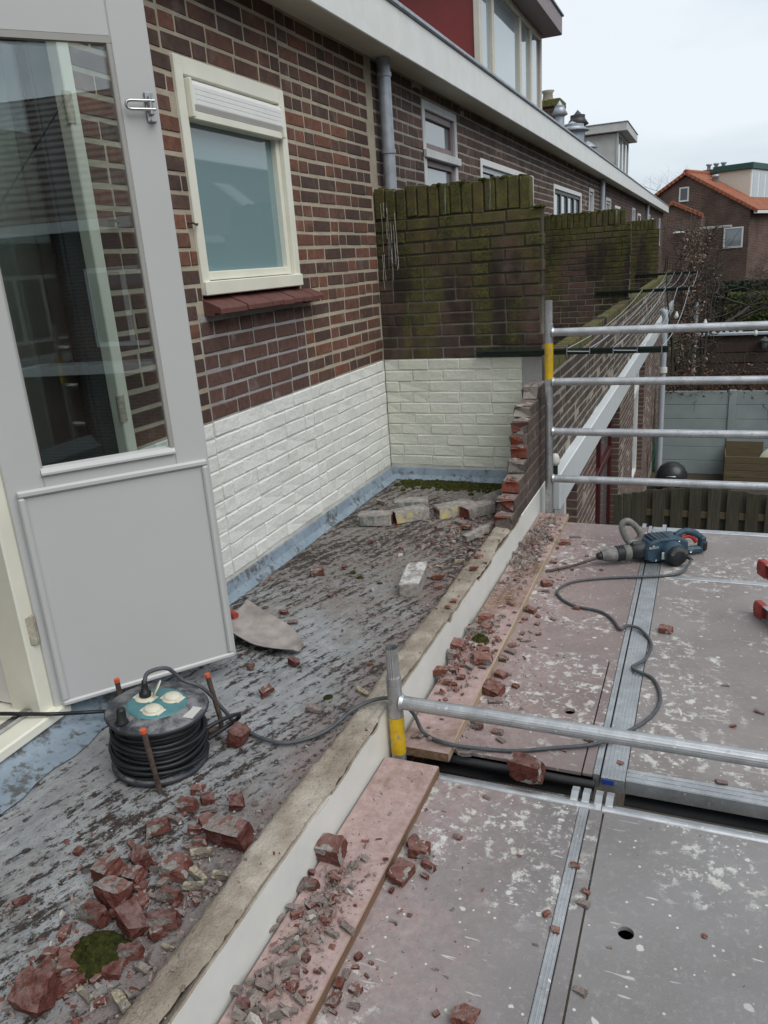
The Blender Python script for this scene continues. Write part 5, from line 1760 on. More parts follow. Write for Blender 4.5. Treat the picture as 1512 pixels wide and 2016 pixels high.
        ('r',1.372,2.332,-0.15,0.063,0.046), ('r',1.359,3.326,-0.15,0.071,0.071), ('m',1.452,2.323,-0.15,0.046,0.021), ('r',1.441,2.322,-0.15,0.038,0.017),
        ('m',1.471,2.282,-0.15,0.041,0.017), ('m',1.358,2.917,-0.15,0.059,0.03), ('m',1.445,2.986,-0.15,0.03,0.02), ('m',1.39,2.52,-0.15,0.062,0.018),
        ('m',1.392,3.027,-0.15,0.04,0.015), ('r',1.342,3.208,-0.15,0.026,0.024), ('r',1.355,2.973,-0.15,0.04,0.02), ('r',1.365,4.265,-0.15,0.073,0.061),
        ('r',1.374,3.658,-0.15,0.071,0.039), ('m',1.401,4.383,-0.15,0.082,0.037), ('r',1.561,3.409,-0.15,0.037,0.013), ('r',1.511,4.098,-0.15,0.027,0.016),
        ('r',1.336,4.187,-0.15,0.032,0.036), ('r',1.353,3.966,-0.15,0.046,0.023), ('m',1.415,3.965,-0.15,0.034,0.015), ('m',1.475,4.274,-0.15,0.024,0.016),
        ('m',1.383,3.576,-0.15,0.045,0.021), ('r',1.404,3.281,-0.15,0.029,0.02), ('m',1.475,3.271,-0.15,0.039,0.016), ('r',1.468,3.881,-0.15,0.019,0.011),
        ('r',1.614,3.916,-0.15,0.022,0.015),
    ],
    'deck': [
        ('r',1.967,3.268,-0.15,0.071,0.058), ('r',1.806,1.763,-0.15,0.034,0.03), ('r',1.851,1.68,-0.15,0.029,0.029), ('r',1.796,1.533,-0.15,0.026,0.026),
        ('r',1.653,1.223,-0.15,0.066,0.044), ('r',2.144,1.628,-0.15,0.015,0.015), ('m',1.85,1.638,-0.15,0.041,0.025), ('m',1.881,1.38,-0.15,0.038,0.023),
        ('r',1.654,1.756,-0.15,0.017,0.017), ('m',2.186,2.256,-0.15,0.039,0.025), ('r',2.228,2.586,-0.15,0.024,0.02), ('m',2.315,2.703,-0.15,0.039,0.022),
        ('m',2.205,2.866,-0.15,0.035,0.023), ('r',1.878,2.267,-0.15,0.025,0.02), ('r',1.763,2.369,-0.15,0.051,0.021), ('r',1.692,2.284,-0.15,0.025,0.015),
        ('m',1.502,1.97,-0.15,0.032,0.028), ('m',1.368,2.166,-0.15,0.06,0.03), ('r',1.468,1.772,-0.15,0.035,0.035), ('r',1.766,1.575,-0.15,0.02,0.032),
        ('m',1.543,1.33,-0.15,0.019,0.015), ('m',1.758,1.475,-0.15,0.02,0.02), ('m',1.929,1.524,-0.15,0.016,0.016),
    ],
}

def hull_mesh(name, seed, mats, dims, rough_=.22, flat=False, coats=1):
    """angular lump: a jittered, tilted block with corners knocked off; lowest point at z=0.
    Faces that were outside faces of the brick keep their mortar (second material)."""
    rg = random.Random(seed)
    lx, ly, lz = dims
    pts = []
    for sx in (-.5, .5):
        for sy in (-.5, .5):
            for sz in (-.5, .5):
                p = Vector((sx * lx * (1 + rg.uniform(-rough_, rough_ * .4)), sy * ly * (1 + rg.uniform(-rough_, rough_ * .4)), sz * lz * (1 + rg.uniform(-rough_, rough_ * .4))))
                if rg.random() < .42:      # corner broken off
                    t = rg.uniform(.25, .75)
                    pts += [Vector((p.x * (1 - t), p.y, p.z)), Vector((p.x, p.y * (1 - t), p.z)), Vector((p.x, p.y, p.z * (1 - t)))]
                else:
                    pts.append(p)
    bm = bmesh.new()
    for p in pts:
        bm.verts.new(p)
    r_ = bmesh.ops.convex_hull(bm, input=bm.verts)
    for v in [g_ for g_ in r_.get('geom_interior', []) if isinstance(g_, bmesh.types.BMVert)]:
        bm.verts.remove(v)
    bmesh.ops.dissolve_limit(bm, angle_limit=math.radians(12), verts=bm.verts[:], edges=bm.edges[:])
    axes = [Vector(a) for a in ((0, 0, 1), (0, 1, 0), (1, 0, 0), (0, -1, 0), (-1, 0, 0), (0, 0, -1))]
    ch_ = rg.sample(axes[:4], coats) if coats else []
    for f_ in bm.faces:
        f_.normal_update()
        f_.material_index = 1 if any(f_.normal.dot(a) > .9 for a in ch_) and len(mats) > 1 else 0
    bmesh.ops.triangulate(bm, faces=bm.faces[:])
    bmesh.ops.subdivide_edges(bm, edges=[e for e in bm.edges if e.calc_length() > .3], cuts=1, use_grid_fill=True)
    bmesh.ops.triangulate(bm, faces=bm.faces[:])
    bmesh.ops.subdivide_edges(bm, edges=[e for e in bm.edges if e.calc_length() > .26], cuts=1, use_grid_fill=True)
    bmesh.ops.triangulate(bm, faces=bm.faces[:])
    bm.normal_update()
    for v in bm.verts:
        v.co += v.normal * rg.uniform(-.045, .020) * min(1, lz / .5) + Vector((rg.uniform(-.012, .012), rg.uniform(-.012, .012), rg.uniform(-.008, .008)))
    q = Quaternion((rg.gauss(0, 1), rg.gauss(0, 1), 0), math.radians(rg.uniform(2, 9 if flat else 18)))
    for v in bm.verts:
        v.co = q @ v.co
    z0 = min(v.co.z for v in bm.verts)
    for v in bm.verts:
        v.co.z -= z0
    me = bpy.data.meshes.new(name)
    bm.to_mesh(me)
    bm.free()
    for m_ in mats:
        me.materials.append(MT[m_])
    return me

FR = {}
for key, mats, dims, rgh, flat, coats in (('r', ('rubble_red', 'mortar_face'), (1, .74, .52), .30, False, 1), ('o', ('rubble_orange', 'mortar_face'), (1, .74, .50), .30, False, 1), ('w', ('rubble_coated', 'mortar_face'), (1, .78, .56), .26, False, 2),
                                  ('m', ('rubble_mortar',), (1, .50, .26), .34, True, 0), ('y', ('rubble_sliver',), (1, .30, .24), .18, True, 0)):
    FR[key] = []
    for i in range(9):
        rv_ = random.Random(i * 7 + ord(key))
        d_ = (dims[0], dims[1] * rv_.uniform(.65, 1.2), dims[2] * rv_.uniform(.75, 1.25))
        FR[key].append(hull_mesh('fragment', 100 + 31 * i + ord(key), mats, d_, rgh, flat, 0 if (key in 'ro' and i % 3 == 0) else coats))
KIND = {'r': ('brick_fragment', 'red brick piece', 'brick piece'), 'o': ('brick_fragment', 'red brick piece', 'brick piece'), 'w': ('mortared_brick', 'broken brick coated with grey mortar', 'brick piece'),
        'm': ('mortar_lump', 'grey mortar lump', 'mortar lump'), 'y': ('mortar_sliver', 'cream mortar sliver', 'mortar sliver'), 'g': ('moss_clump', 'green moss clump', 'moss')}
PLACE = {'heap': 'in the heap between cable reel and roof edge', 'roof': 'lying loose on the grey roof', 'far': 'among the chips before the painted bricks', 'ledge': 'stuck on the bare mortar ledge',
         'nearplank': 'on the plank with the big broken brick', 'neardeck': 'on the grey platform beside the near plank', 'farplank': 'on the plank beside the hammer chisel',
         'fardeck': 'on the brown platform beside the plank', 'deck': 'scattered loose over the scaffold platforms'}
def moss_mesh(seed):
    rg = random.Random(seed)
    m_ = MB()
    for q in range(150):
        u, v = rg.uniform(0, 2 * math.pi), math.sqrt(rg.random())
        x, y = .5 * v * math.cos(u), .42 * v * math.sin(u)
        z = .42 * (1 - v * v) * rg.uniform(.75, 1.05)
        r_ = rg.uniform(.04, .085)
        m_.lathe([(r_, 0), (r_ * .7, r_ * .7), (.002, r_ * 1.1)], 5, 0, Matrix.Translation((x, y, max(0, z - r_ * .5))) @ Matrix.Rotation(rg.uniform(-.6, .6), 4, 'X'), smooth=False)
    m_.lathe([(.48, 0), (.42, .14), (.25, .30), (.002, .36)], 14)
    return m_.mesh('moss', 'moss')
MOSS = [moss_mesh(i) for i in range(3)]
rg = random.Random(5)
special = {}
for place, rows in FRAGS.items():
    for i, (kd, x, y, z, w_, h_) in enumerate(rows):
        s_ = max(.013, min(.20, max(w_, h_ * .95) * .86))
        key = kd
        if kd == 'r' and place in ('farplank', 'fardeck', 'deck', 'far', 'ledge') : key = 'o'
        if kd == 'g':
            o = link('moss_clump', MOSS[rg.randrange(3)], None, (x, y, z - .003), (0, 0, rg.uniform(0, 6.28)), (s_, s_, s_ * (.9 if s_ > .08 else .6)))
        else:
            asp = h_ / w_
            rz = rg.uniform(-.5, .5) + (0 if asp < 1.1 else 1.2)
            sq = rg.uniform(.8, 1.15)
            o = link(KIND[kd][0], FR[key][rg.randrange(9)], None, (x, y, z - .002), (0, 0, rz), (s_, s_ * sq, s_ * rg.uniform(.85, 1.15)))
        sz = 'tiny' if s_ < .024 else 'small' if s_ < .042 else 'fist-sized' if s_ < .075 else 'large'
        lb_ = sz + ' ' + KIND[kd][1] + ' ' + PLACE[place]
        tag(o, lb_, KIND[kd][2], lb_.replace(KIND[kd][2], KIND[kd][2] + 's', 1) if KIND[kd][2] in lb_ else sz + ' ' + KIND[kd][2] + 's ' + PLACE[place])
        special[(place, i)] = o
# smaller broken pieces between the large ones
rg2 = random.Random(41)
for (place, n_, mx_, my_, sx_, sy_, zz_, lo_, hi_) in (('heap', 34, .80, 1.05, .10, .24, .0, .016, .045), ('nearplank', 16, 1.22, 1.25, .045, .28, PZ, .014, .036), ('farplank', 22, 1.22, 2.85, .045, .25, PZ, .014, .036), ('fardeck', 12, 1.38, 2.9, .03, .4, DZ, .014, .034)):
    for q in range(n_):
        x, y = rg2.gauss(mx_, sx_), rg2.gauss(my_, sy_)
        if place == 'heap': x = min(x, .97)
        if place.endswith('plank'): x = min(max(x, 1.165), 1.30)
        if place == 'fardeck': x = max(x, 1.35)
        kd = rg2.choice('rrrm')
        key = 'o' if kd == 'r' and place.startswith('far') else kd
        s_ = lo_ * (hi_ / lo_) ** rg2.random()
        o = link(KIND[kd][0], FR[key][rg2.randrange(9)], None, (x, y, zz_ - .001), (0, 0, rg2.uniform(0, 6.28)), (s_, s_ * rg2.uniform(.8, 1.1), s_ * rg2.uniform(.8, 1.1)))
        sz = 'tiny' if s_ < .024 else 'small' if s_ < .042 else 'fist-sized'
        lb_ = sz + ' ' + KIND[kd][1] + ' ' + PLACE[place]
        tag(o, lb_, KIND[kd][2], lb_.replace(KIND[kd][2], KIND[kd][2] + 's', 1))
def relabel(place, i, label):
    o = special[(place, i)]
    o['label'] = label
    if 'group' in o: del o['group']
relabel('heap', 0, 'large square red brick piece at the end of the rubble heap, near the roof edge')
relabel('heap', 8, 'big mossy brick lump covered with thick green moss in the rubble heap')
relabel('heap', 34, 'largest dusty brick piece leaning against the mortar ledge near the reel')
relabel('nearplank', 0, 'biggest broken brick on the plank, propped against the white edge board')
relabel('neardeck', 0, 'pale mortar-faced broken brick at the plank edge on the grey platform')
relabel('roof', 0, 'long upright red brick shard right beside the cable reel')
relabel('farplank', 3, 'green moss clump among the red pieces on the far plank')
relabel('fardeck', 3, 'long flat orange brick piece on the platform, just behind the low rung')

# brick with a mossy face: red body under the moss
o = special[('heap', 8)]
o.scale = (.15, .15, .125)
core = link('brick_core', FR['w'][2], o, (0.20, .12, .0), (0, 0, .4), (.75, .7, .42))

# the brick half bridging the gap between platforms
gb = hull_mesh('brick_half', 777, ('rubble_red', 'mortar_face'), (1, .5, .74), .06, False, 0)
o = link('brick_half', gb, None, (1.60, 2.10, -.158), (math.radians(-8), 0, math.radians(-8)), (.105, .105, .105))
tag(o, 'half brick standing in the gap between the scaffold platforms', 'brick piece')

# whole and half bricks pulled from the parapet
def old_brick(loc, rz, sc_, mats, label, seed, roll=0.0, L=.2):
    rg = random.Random(seed)
    m_ = MB().bev(-L / 2, L / 2, -.05, .05, 0, .07, .006)
    nv = []
    for p in m_.v:
        j = .012 if p[0] < -L / 2 + .02 else .003
        nv.append((p[0] + rg.uniform(-j, j), p[1] + rg.uniform(-.003, .003), p[2] + (rg.uniform(-.004, .004) if p[2] > .03 else 0)))
    m_.v = nv
    mi = []
    for f_ in m_.f:
        c_ = sum((Vector(m_.v[i]) for i in f_), Vector()) / len(f_)
        mi.append(0 if c_.z > .06 else (1 if c_.y < -.04 else 2))
    m_.mi = mi
    o = m_.build('loose_brick', mats)
    o.location = loc
    o.rotation_euler = (roll, 0, rz)
    return tag(o, label, 'brick', 'old parapet bricks lying on the roof')
G_, Y_, C_, W_, RD = 'brick_green_painted', 'brick_yellow_painted', 'brick_cement_covered', 'brick_white_covered', 'broken_end'
old_brick((.295, 3.995, .0), math.radians(12), 1, (C_, G_, RD), 'loose brick with green-grey painted side, nearest the white facade wall', 1)
old_brick((.415, 4.29, .0), math.radians(16), 1, (C_, G_, RD), 'green-painted loose brick lying behind the other bricks by the corner', 2, L=.21)
old_brick((.475, 4.10, .002), math.radians(40), 1, (C_, Y_, RD), 'loose brick with yellowish side leaning across its green neighbour', 3, L=.21)
old_brick((.70, 4.25, .0), math.radians(50), 1, (C_, Y_, RD), 'yellow-sided loose brick in the middle of the brick row', 4, L=.24)
old_brick((.845, 4.27, .0), math.radians(52), 1, (C_, C_, RD), 'grey cement-covered loose brick between yellow brick and broken parapet', 5)
old_brick((.915, 4.50, .01), math.radians(62), 1, (C_, C_, C_), 'tilted grey brick propped against the broken parapet stub', 6, roll=math.radians(-28))
old_brick((.95, 3.93, .0), math.radians(68), 1, (C_, C_, RD), 'narrow grey slab lying beside the mortar ledge below the stub', 7, L=.27).scale = (1, .35, .55)
old_brick((.832, 3.17, .0), math.radians(-79), 1, (W_, C_, C_), 'whole brick caked with white mortar lying alone on the roof', 8, L=.25).scale = (1.05, .98, 1.0)

# small chips, too many to count
def chips(name, mat, label, zones, seed):
    rg = random.Random(seed)
    m_ = MB()
    for (kind, n_, p, zf, s0, s1) in zones:
        for q in range(n_):
            if kind == 'g':
                x, y = rg.gauss(p[0], p[2]), rg.gauss(p[1], p[3])
            else:
                x, y = rg.uniform(p[0], p[1]), rg.uniform(p[2], p[3])
            z = zf(x, y)
            if z is None: continue
            s_ = s0 * (s1 / s0) ** (rg.random() ** 2.6)
            a = rg.uniform(0, math.pi)
            l, b, h = s_ * rg.uniform(.6, 1.7), s_ * rg.uniform(.25, .75), s_ * rg.uniform(.12, .5)
            vs_ = []
            for zz in (0, 1):
                for (u, v) in ((-1, -1), (1, -1), (1, 1), (-1, 1)):
                    u *= rg.uniform(.35, 1) * l / 2 * (1 if zz == 0 else rg.uniform(.3, .9))
                    v *= rg.uniform(.35, 1) * b / 2 * (1 if zz == 0 else rg.uniform(.3, .85))
                    vs_.append((x + u * math.cos(a) - v * math.sin(a), y + u * math.sin(a) + v * math.cos(a), z - .001 + zz * h * rg.uniform(.3, 1.3)))
            m_.add(vs_, [(4, 5, 6, 7), (0, 1, 5, 4), (1, 2, 6, 5), (2, 3, 7, 6), (3, 0, 4, 7)])
    return tag(m_.build(name, mat), label, 'rubble', kind='stuff')
def on_roof(x, y):
    if 1.0 < x < FX - .01 and y < 4.2: return .031
    if .06 < x <= 1.0 and y < 4.93: return max(0, roof_z(x, y)) if x < .99 else 0
    return None
def on_plank(x, y):
    if 1.15 < x < 1.315 and (y < 2.02 or 2.12 < y < 4.7): return PZ
    return None
def on_deck(x, y):
    if 1.335 < x < 2.46 and (y < 2.0 or 2.2 < y < 4.6): return DZ
    return None
def heap_on_plank(x, y):
    z = on_plank(x, y)
    if z is None: return None
    return z + .012 * max(0, 1 - ((x - 1.2) / .09) ** 2)
chips('brick_chips', 'mixed_chips', 'small brick and mortar chips strewn over roof and platforms', [
    ('g', 1500, (.82, 1.05, .11, .24), on_roof, .005, .03), ('g', 500, (.72, 1.35, .14, .22), on_roof, .004, .022), ('u', 800, (.1, 1.0, .7, 4.9), on_roof, .003, .014),
    ('g', 1500, (.72, 4.0, .24, .42), on_roof, .005, .04), ('g', 350, (.85, 3.2, .10, .5), on_roof, .004, .022), ('u', 300, (1.0, 1.12, .7, 4.1), on_roof, .003, .014), ('u', 400, (.93, 1.0, 1.0, 4.1), on_roof, .004, .02),
    ('g', 500, (1.22, 1.2, .05, .22), on_plank, .005, .03), ('u', 500, (1.15, 1.31, .5, 2.0), on_plank, .003, .012), ('u', 500, (1.15, 1.31, 2.1, 4.7), on_plank, .003, .012), ('g', 450, (1.2, 2.75, .05, .16), heap_on_plank, .005, .028),
    ('g', 600, (1.36, 1.5, .10, .35), on_deck, .003, .02), ('g', 700, (1.40, 3.0, .10, .6), on_deck, .003, .018), ('u', 700, (1.34, 2.4, .9, 4.6), on_deck, .0025, .010), ('g', 300, (1.42, 3.9, .12, .3), on_deck, .003, .02),
    ('u', 1500, (1.15, 1.315, .6, 1.7), on_plank, .002, .007), ('u', 1300, (1.15, 1.315, 2.5, 4.6), on_plank, .002, .007), ('g', 900, (1.38, 3.2, .08, .8), on_deck, .002, .008), ('g', 900, (1.38, 1.3, .08, .4), on_deck, .002, .008), ('g', 1200, (.85, 1.2, .10, .4), on_roof, .002, .008)], 1)
chips('mortar_chips', 'grey_chips', 'grey mortar flakes heaped on the plank near the chisel', [
    ('g', 1300, (1.215, 4.15, .055, .24), heap_on_plank, .007, .045), ('g', 350, (1.20, 3.55, .05, .2), heap_on_plank, .006, .034), ('g', 380, (1.20, 3.0, .05, .10), heap_on_plank, .006, .03),
    ('g', 420, (1.21, 1.02, .05, .16), heap_on_plank, .008, .045), ('g', 300, (1.23, 1.42, .045, .08), heap_on_plank, .006, .035), ('g', 120, (1.40, 3.75, .06, .2), on_deck, .006, .03), ('g', 90, (1.40, 2.6, .05, .2), on_deck, .006, .03), ('g', 200, (.85, 4.0, .1, .25), on_roof, .008, .05)], 2)
# moss and silt lying in the closed corner
rg = random.Random(3)
ms = MB()
for q in range(420):
    x, y = rg.uniform(.10, .86), 4.93 - abs(rg.gauss(0, .09))
    r_ = rg.uniform(.006, .024)
    ms.lathe([(r_, 0), (r_ * .8, r_ * .5), (.0005, r_ * .8)], 6, 0, Matrix.Translation((x, y, roof_z(x, y))), smooth=False)
tag(ms.build('corner_moss', 'moss'), 'dark moss and silt gathered in the roof corner', 'moss', kind='stuff')

# round wall lamp and pipes on the neighbour's wall
lp = thing('wall_lamp', 'small round white lamp beside the near end of the neighbour edge board', 'lamp', (1.150, 5.13, .12))
MB().lathe([(.001, .055), (.02, .05), (.032, .03), (.036, 0), (.03, -.022), (.015, -.03)], 18).build('globe', 'yellow_bulb', lp)
MB().tube([(0, 0, -.03), (0, 0, -.13)], .022, 10).build('stem', 'green_steel', lp)
dp = thing('downpipe', 'white drainpipe with bent top beside the far washing line arm', 'drainpipe', (1.30, 15.9, 0))
MB().tube(spline([(0, 0, GZ), (0, 0, -1), (0, 0, -.05), (.01, 0, .08), (-.02, -.03, .22), (-.07, -.05, .30)], 6), .055, 14).build('pipe', 'grey_pvc', dp)
MB().tube([(0, 0, -.9), (0, 0, -.8)], .08, 14).build('bracket', 'window_white', dp)
d3 = thing('downpipe', 'thin grey drainpipe in front of the dark brick shed', 'drainpipe', (1.75, 21.8, 0))
MB().tube([(0, 0, GZ), (0, 0, .1)], .06, 10).build('pipe', 'grey_pvc', d3)
MB().tube([(0, 0, .02), (0, 0, .12)], .08, 10).build('hopper', 'mortar_grey', d3)
hs = thing('garden_hose', 'dark green garden hose hanging beside the white drainpipe', 'hose', (1.22, 15.2, -2.1))
hb = MB()
for q in range(6):
    o_ = q * .025 - .06
    hb.tube(spline([(.02 + o_ * .3, o_, -.5), (.03, o_ * 1.6, -.2), (.02, o_ * .5, .12), (.03, o_ * .2 + .05, .1), (.04, o_ * 1.7 + .05, -.25), (.02, o_ + .04, -.55)], 5), .012, 6)
hb.build('coil', 'hose_green', hs)

# ------------------------------------------------------------------ gardens beyond the scaffold
# board fence
FY = 10.8
fe = thing('board_fence', 'dark weathered board fence with arched top below the scaffold rail', 'fence', (1.2, FY, GZ))
fe.location = (0, 0, 0)
def ftop(x):
    t = (x - 1.25) / 1.8
    return -1.80 + .10 * math.sin(max(0, min(1, t)) * math.pi) if x < 3.05 else -1.80 + .10 * math.sin((x - 3.05) / 1.8 % 1 * math.pi)
rg = random.Random(17)
x = 1.25
i = 0
while x < 6.0:
    zt = ftop(x + .07)
    fr_ = i % 2 == 0
    y = FY if fr_ else FY + .06
    z1 = ftop(x + .09)
    b = MB()
    b.prism([(x, GZ), (x + .158, GZ), (x + .158, ftop(x + .155) + (0 if fr_ else -.0)), (x, ftop(x) + (0 if fr_ else 0))], y, y + .02, 'y')
    b.build('board', 'weathered_wood', fe)
    x += .118 if True else 0
    i += 1
for z in (-2.13, -2.85):
    MB().box(1.25, 6.0, FY + .021, FY + .058, z, z + .085).build('rail', 'pallet_wood', fe)
for x in (1.2, 3.07, 4.95):
    MB().bev(x - .045, x + .045, FY - .0, FY + .075, GZ, -1.88, .008).build('post', 'weathered_wood', fe)
# dark gate leaf in front of neighbour's red window
gt = thing('garden_screen', 'dark wooden screen panel standing close to the red window frame', 'screen', (0, 0, 0))
for q in range(3):
    MB().bev(1.14 + q * .1, 1.235 + q * .1, 9.1, 9.125, GZ, -1.32 + .02 * q, .004).build('board', 'weathered_wood', gt)
MB().box(1.14, 1.435, 9.126, 9.15, -2.0, -1.92).build('rail', 'weathered_wood', gt)

# concrete panel wall
CY = 16.6
cw = thing('panel_wall', 'pale green painted concrete panel wall behind the board fence', 'wall', (0, 0, 0))
rg = random.Random(1)
for s_, (xa, xb) in enumerate(((1.2, 2.52), (2.66, 4.5), (4.64, 6.5))):
    z = GZ
    while z < -1.45:
        MB().bev(xa, xb, CY, CY + .05, z + .003, min(z + .285, -1.38), .006).build('panel', 'green_concrete', cw)
        z += .288
for x in (2.59, 4.57):
    MB().bev(x - .07, x + .07, CY - .03, CY + .08, GZ, -1.36, .01).build('post', 'green_concrete', cw)
bq = thing('barbecue', 'black domed kettle barbecue standing before the pale green wall', 'barbecue', (1.57, 15.3, -2.83))
MB().lathe([(.29, .0), (.28, .10), (.22, .22), (.12, .29), (.001, .31)], 24).build('lid', 'barbecue', bq)
MB().lathe([(.30, -.02), (.30, .012), (.29, .02)], 24).build('rim', 'anthracite', bq)
MB().lathe([(.001, -.3), (.15, -.25), (.26, -.12), (.295, -.02)], 24).build('bowl', 'barbecue', bq)
MB().tube(spline([(-.08, -.27, .08), (-.07, -.32, .10), (.07, -.32, .10), (.08, -.27, .08)], 5), .012, 8).build('handle', 'steel', bq)
for a in range(3):
    c_, s_ = math.cos(a * 2.1 + .4), math.sin(a * 2.1 + .4)
    MB().tube([(c_ * .12, s_ * .12, -.26), (c_ * .22, s_ * .22, GZ + 2.83)], .014, 8).build('leg', 'anthracite', bq)
px = thing('planter_box', 'wooden planter box of rough boards against the pale green wall', 'planter', (0, 0, 0))
for q in range(4):
    z = GZ + .04 + q * .14
    MB().bev(2.50, 3.9, 15.78, 15.80, z, z + .132, .004).build('board', 'pallet_wood', px)
    MB().bev(2.50, 2.52, 15.802, 16.45, z, z + .132, .004).build('board', 'pallet_wood', px)
MB().bev(2.52, 3.2, 16.45, 16.48, GZ + .4, GZ + .74, .004).build('back_board', 'pallet_wood', px)
MB().box(2.53, 3.88, 15.81, 16.44, GZ + .3, GZ + .44).build('soil', 'ground_soil', px)
dc = tag(MB().lathe([(.001, 0), (.27, 0), (.28, .015), (.27, .03), (.001, .03)], 32, 0, Matrix.Translation((3.40, 16.30, -2.72)) @ Matrix.Rotation(math.radians(80), 4, 'X')).build('round_lid', 'pale_disc'), 'pale round lid leaning above the wooden planter box', 'lid')

# creeper on the wall top, shrub beside the row
def leaves(m_, n_, fn, s0, s1, rg):
    for q in range(n_):
        p = Vector(fn())
        s_ = rg.uniform(s0, s1)
        M = Matrix.Translation(p) @ Quaternion((rg.gauss(0, 1), rg.gauss(0, 1), rg.gauss(0, 1), rg.gauss(0, 1))).normalized().to_matrix().to_4x4()
        m_.add([M @ Vector(v) for v in ((-s_, 0, 0), (0, -s_ * .55, .15 * s_), (s_, 0, 0), (0, s_ * .55, .15 * s_))], [(0, 1, 2), (0, 2, 3)])
    return m_
def twigs(m_, n_, fn, L, r, rg, steps=5, curl=.5, bias=(0, 0, .2)):
    for q in range(n_):
        p = Vector(fn())
        d = Vector((rg.gauss(0, 1), rg.gauss(0, 1), rg.gauss(0, 1))).normalized()
        pth = [p]
        for s_ in range(steps):
            d = (d + Vector((rg.gauss(0, curl), rg.gauss(0, curl), rg.gauss(0, curl))) + Vector(bias)).normalized()
            p = p + d * (L / steps)
            pth.append(p)
        m_.tube(pth, [r * (1 - .7 * i / steps) for i in range(steps + 1)], 4, cap=False)
    return m_
rg = random.Random(71)
cr = thing('creeper', 'rust brown bare creeper trailing over the pale green wall', 'creeper', (3.2, CY, -1.4))
cr.location = (0, 0, 0)
fn = lambda: (rg.uniform(1.25, 6.2), CY + rg.gauss(.15, .12), -1.42 + abs(rg.gauss(0, .22)) - (.12 if rg.random() < .12 else 0))
tag(leaves(MB(), 2600, fn, .02, .045, rg).build('leaf_mass', 'rust_leaf', cr), kind='stuff')
twigs(MB(), 220, fn, .7, .008, rg).build('stem', 'bark', cr)
sr = thing('bare_shrub', 'tall dark shrub with withered leaves beside the farthest privacy wall', 'shrub', (1.9, 24, GZ))
sr.location = (0, 0, 0)
fn = lambda: (1.45 + abs(rg.gauss(0, .26)), rg.uniform(19.2, 23.5), rg.uniform(-2.5, 1.75))
twigs(MB(), 420, fn, 1.0, .013, rg).build('branch', 'bark', sr)
tag(leaves(MB(), 2600, fn, .02, .055, rg).build('leaf_mass', 'dead_leaf', sr), kind='stuff')
twigs(MB(), 10, lambda: (rg.uniform(1.4, 1.8), rg.uniform(20, 23), GZ), 4.4, .05, rg, 8, .12, (0, 0, .6)).build('trunk', 'bark', sr)

# brown garden shed wall with picket rail and lantern
sd = thing('garden_shed', 'low brown wooden shed wall behind the creeper', 'shed', (0, 0, 0))
x = 1.72
while x < 7.5:
    MB().bev(x, x + .145, 22.4, 22.42, GZ, -.92, .004).build('board', 'brown_wood', sd)
    x += .15
for z in (-1.35, -1.62, -1.9):
    MB().box(1.72, 7.5, 22.37, 22.399, z, z + .24).build('cladding', 'brown_wood', sd)
MB().bev(1.68, 7.6, 22.3, 22.5, -.92, -.85, .01).build('cap_rail', 'grey_pvc', sd)
for q in range(6):
    MB().bev(2.0 + q * .16, 2.09 + q * .16, 22.45, 22.48, -.849, -.66, .006).build('picket', 'window_white', sd)
ln_ = thing('lantern', 'small dark lantern hanging on the brown shed wall', 'lantern', (3.42, 22.2, -1.15))
MB().lathe([(.001, .2), (.10, .13), (.15, .10), (.15, .085)], 8).build('roof', 'anthracite', ln_)
MB().lathe([(.085, .085), (.07, -.1), (.001, -.1)], 8).build('glass_body', 'curtain_pane', ln_)
lb = thing('string_lights', 'string of white bulbs hanging across the gardens', 'lights', (0, 0, 0))
bp = [(1.35, 13.0, .55), (1.85, 13.2, .36), (2.35, 13.3, .22), (2.75, 13.4, .12), (3.25, 13.5, .12), (3.8, 13.6, .3)]
MB().tube(spline(bp, 6), .004, 5).build('wire', 'dark_metal', lb)
sp_ = spline(bp, 6)
for q in range(3, len(sp_), 5):
    b = sp_[q]
    MB().lathe([(.001, -.10), (.022, -.092), (.032, -.065), (.026, -.03), (.014, -.004), (.014, .01)], 10, 0, Matrix.Translation(b)).build('bulb', 'yellow_bulb', lb)

# hedges
def hedge(name, x0, x1, y0, y1, z1, leaf, n_, label, seed, s0=.03, s1=.06):
    rg = random.Random(seed)
    t = thing(name, label, 'hedge', (0, 0, 0))
    MB().bev(x0 + .06, x1 - .06, y0 + .06, y1 - .06, GZ, z1 - .06, .08).build('core', 'hedge_core', t)
    def fn():
        k_ = rg.random()
        if k_ < .6: return (rg.uniform(x0, x1), y0 + rg.uniform(-.02, .07), rg.uniform(GZ + .8, z1))
        if k_ < .85: return (rg.uniform(x0, x1), rg.uniform(y0, y1), z1 + rg.uniform(-.06, .03))
        return (x0 + rg.uniform(-.02, .06), rg.uniform(y0, y1), rg.uniform(GZ + .8, z1))
    tag(leaves(MB(), n_, fn, s0, s1, rg).build('leaf_mass', leaf, t), kind='stuff')
hedge('clipped_hedge', 2.66, 7.0, 30.0, 30.9, -.36, 'hedge_leaf', 9000, 'neatly clipped light green hedge in the far garden', 5)
hedge('ivy_hedge', 2.05, 8.0, 33.0, 33.8, -.13, 'ivy_leaf', 5000, 'dark ivy hedge behind the clipped hedge', 6, .05, .10)

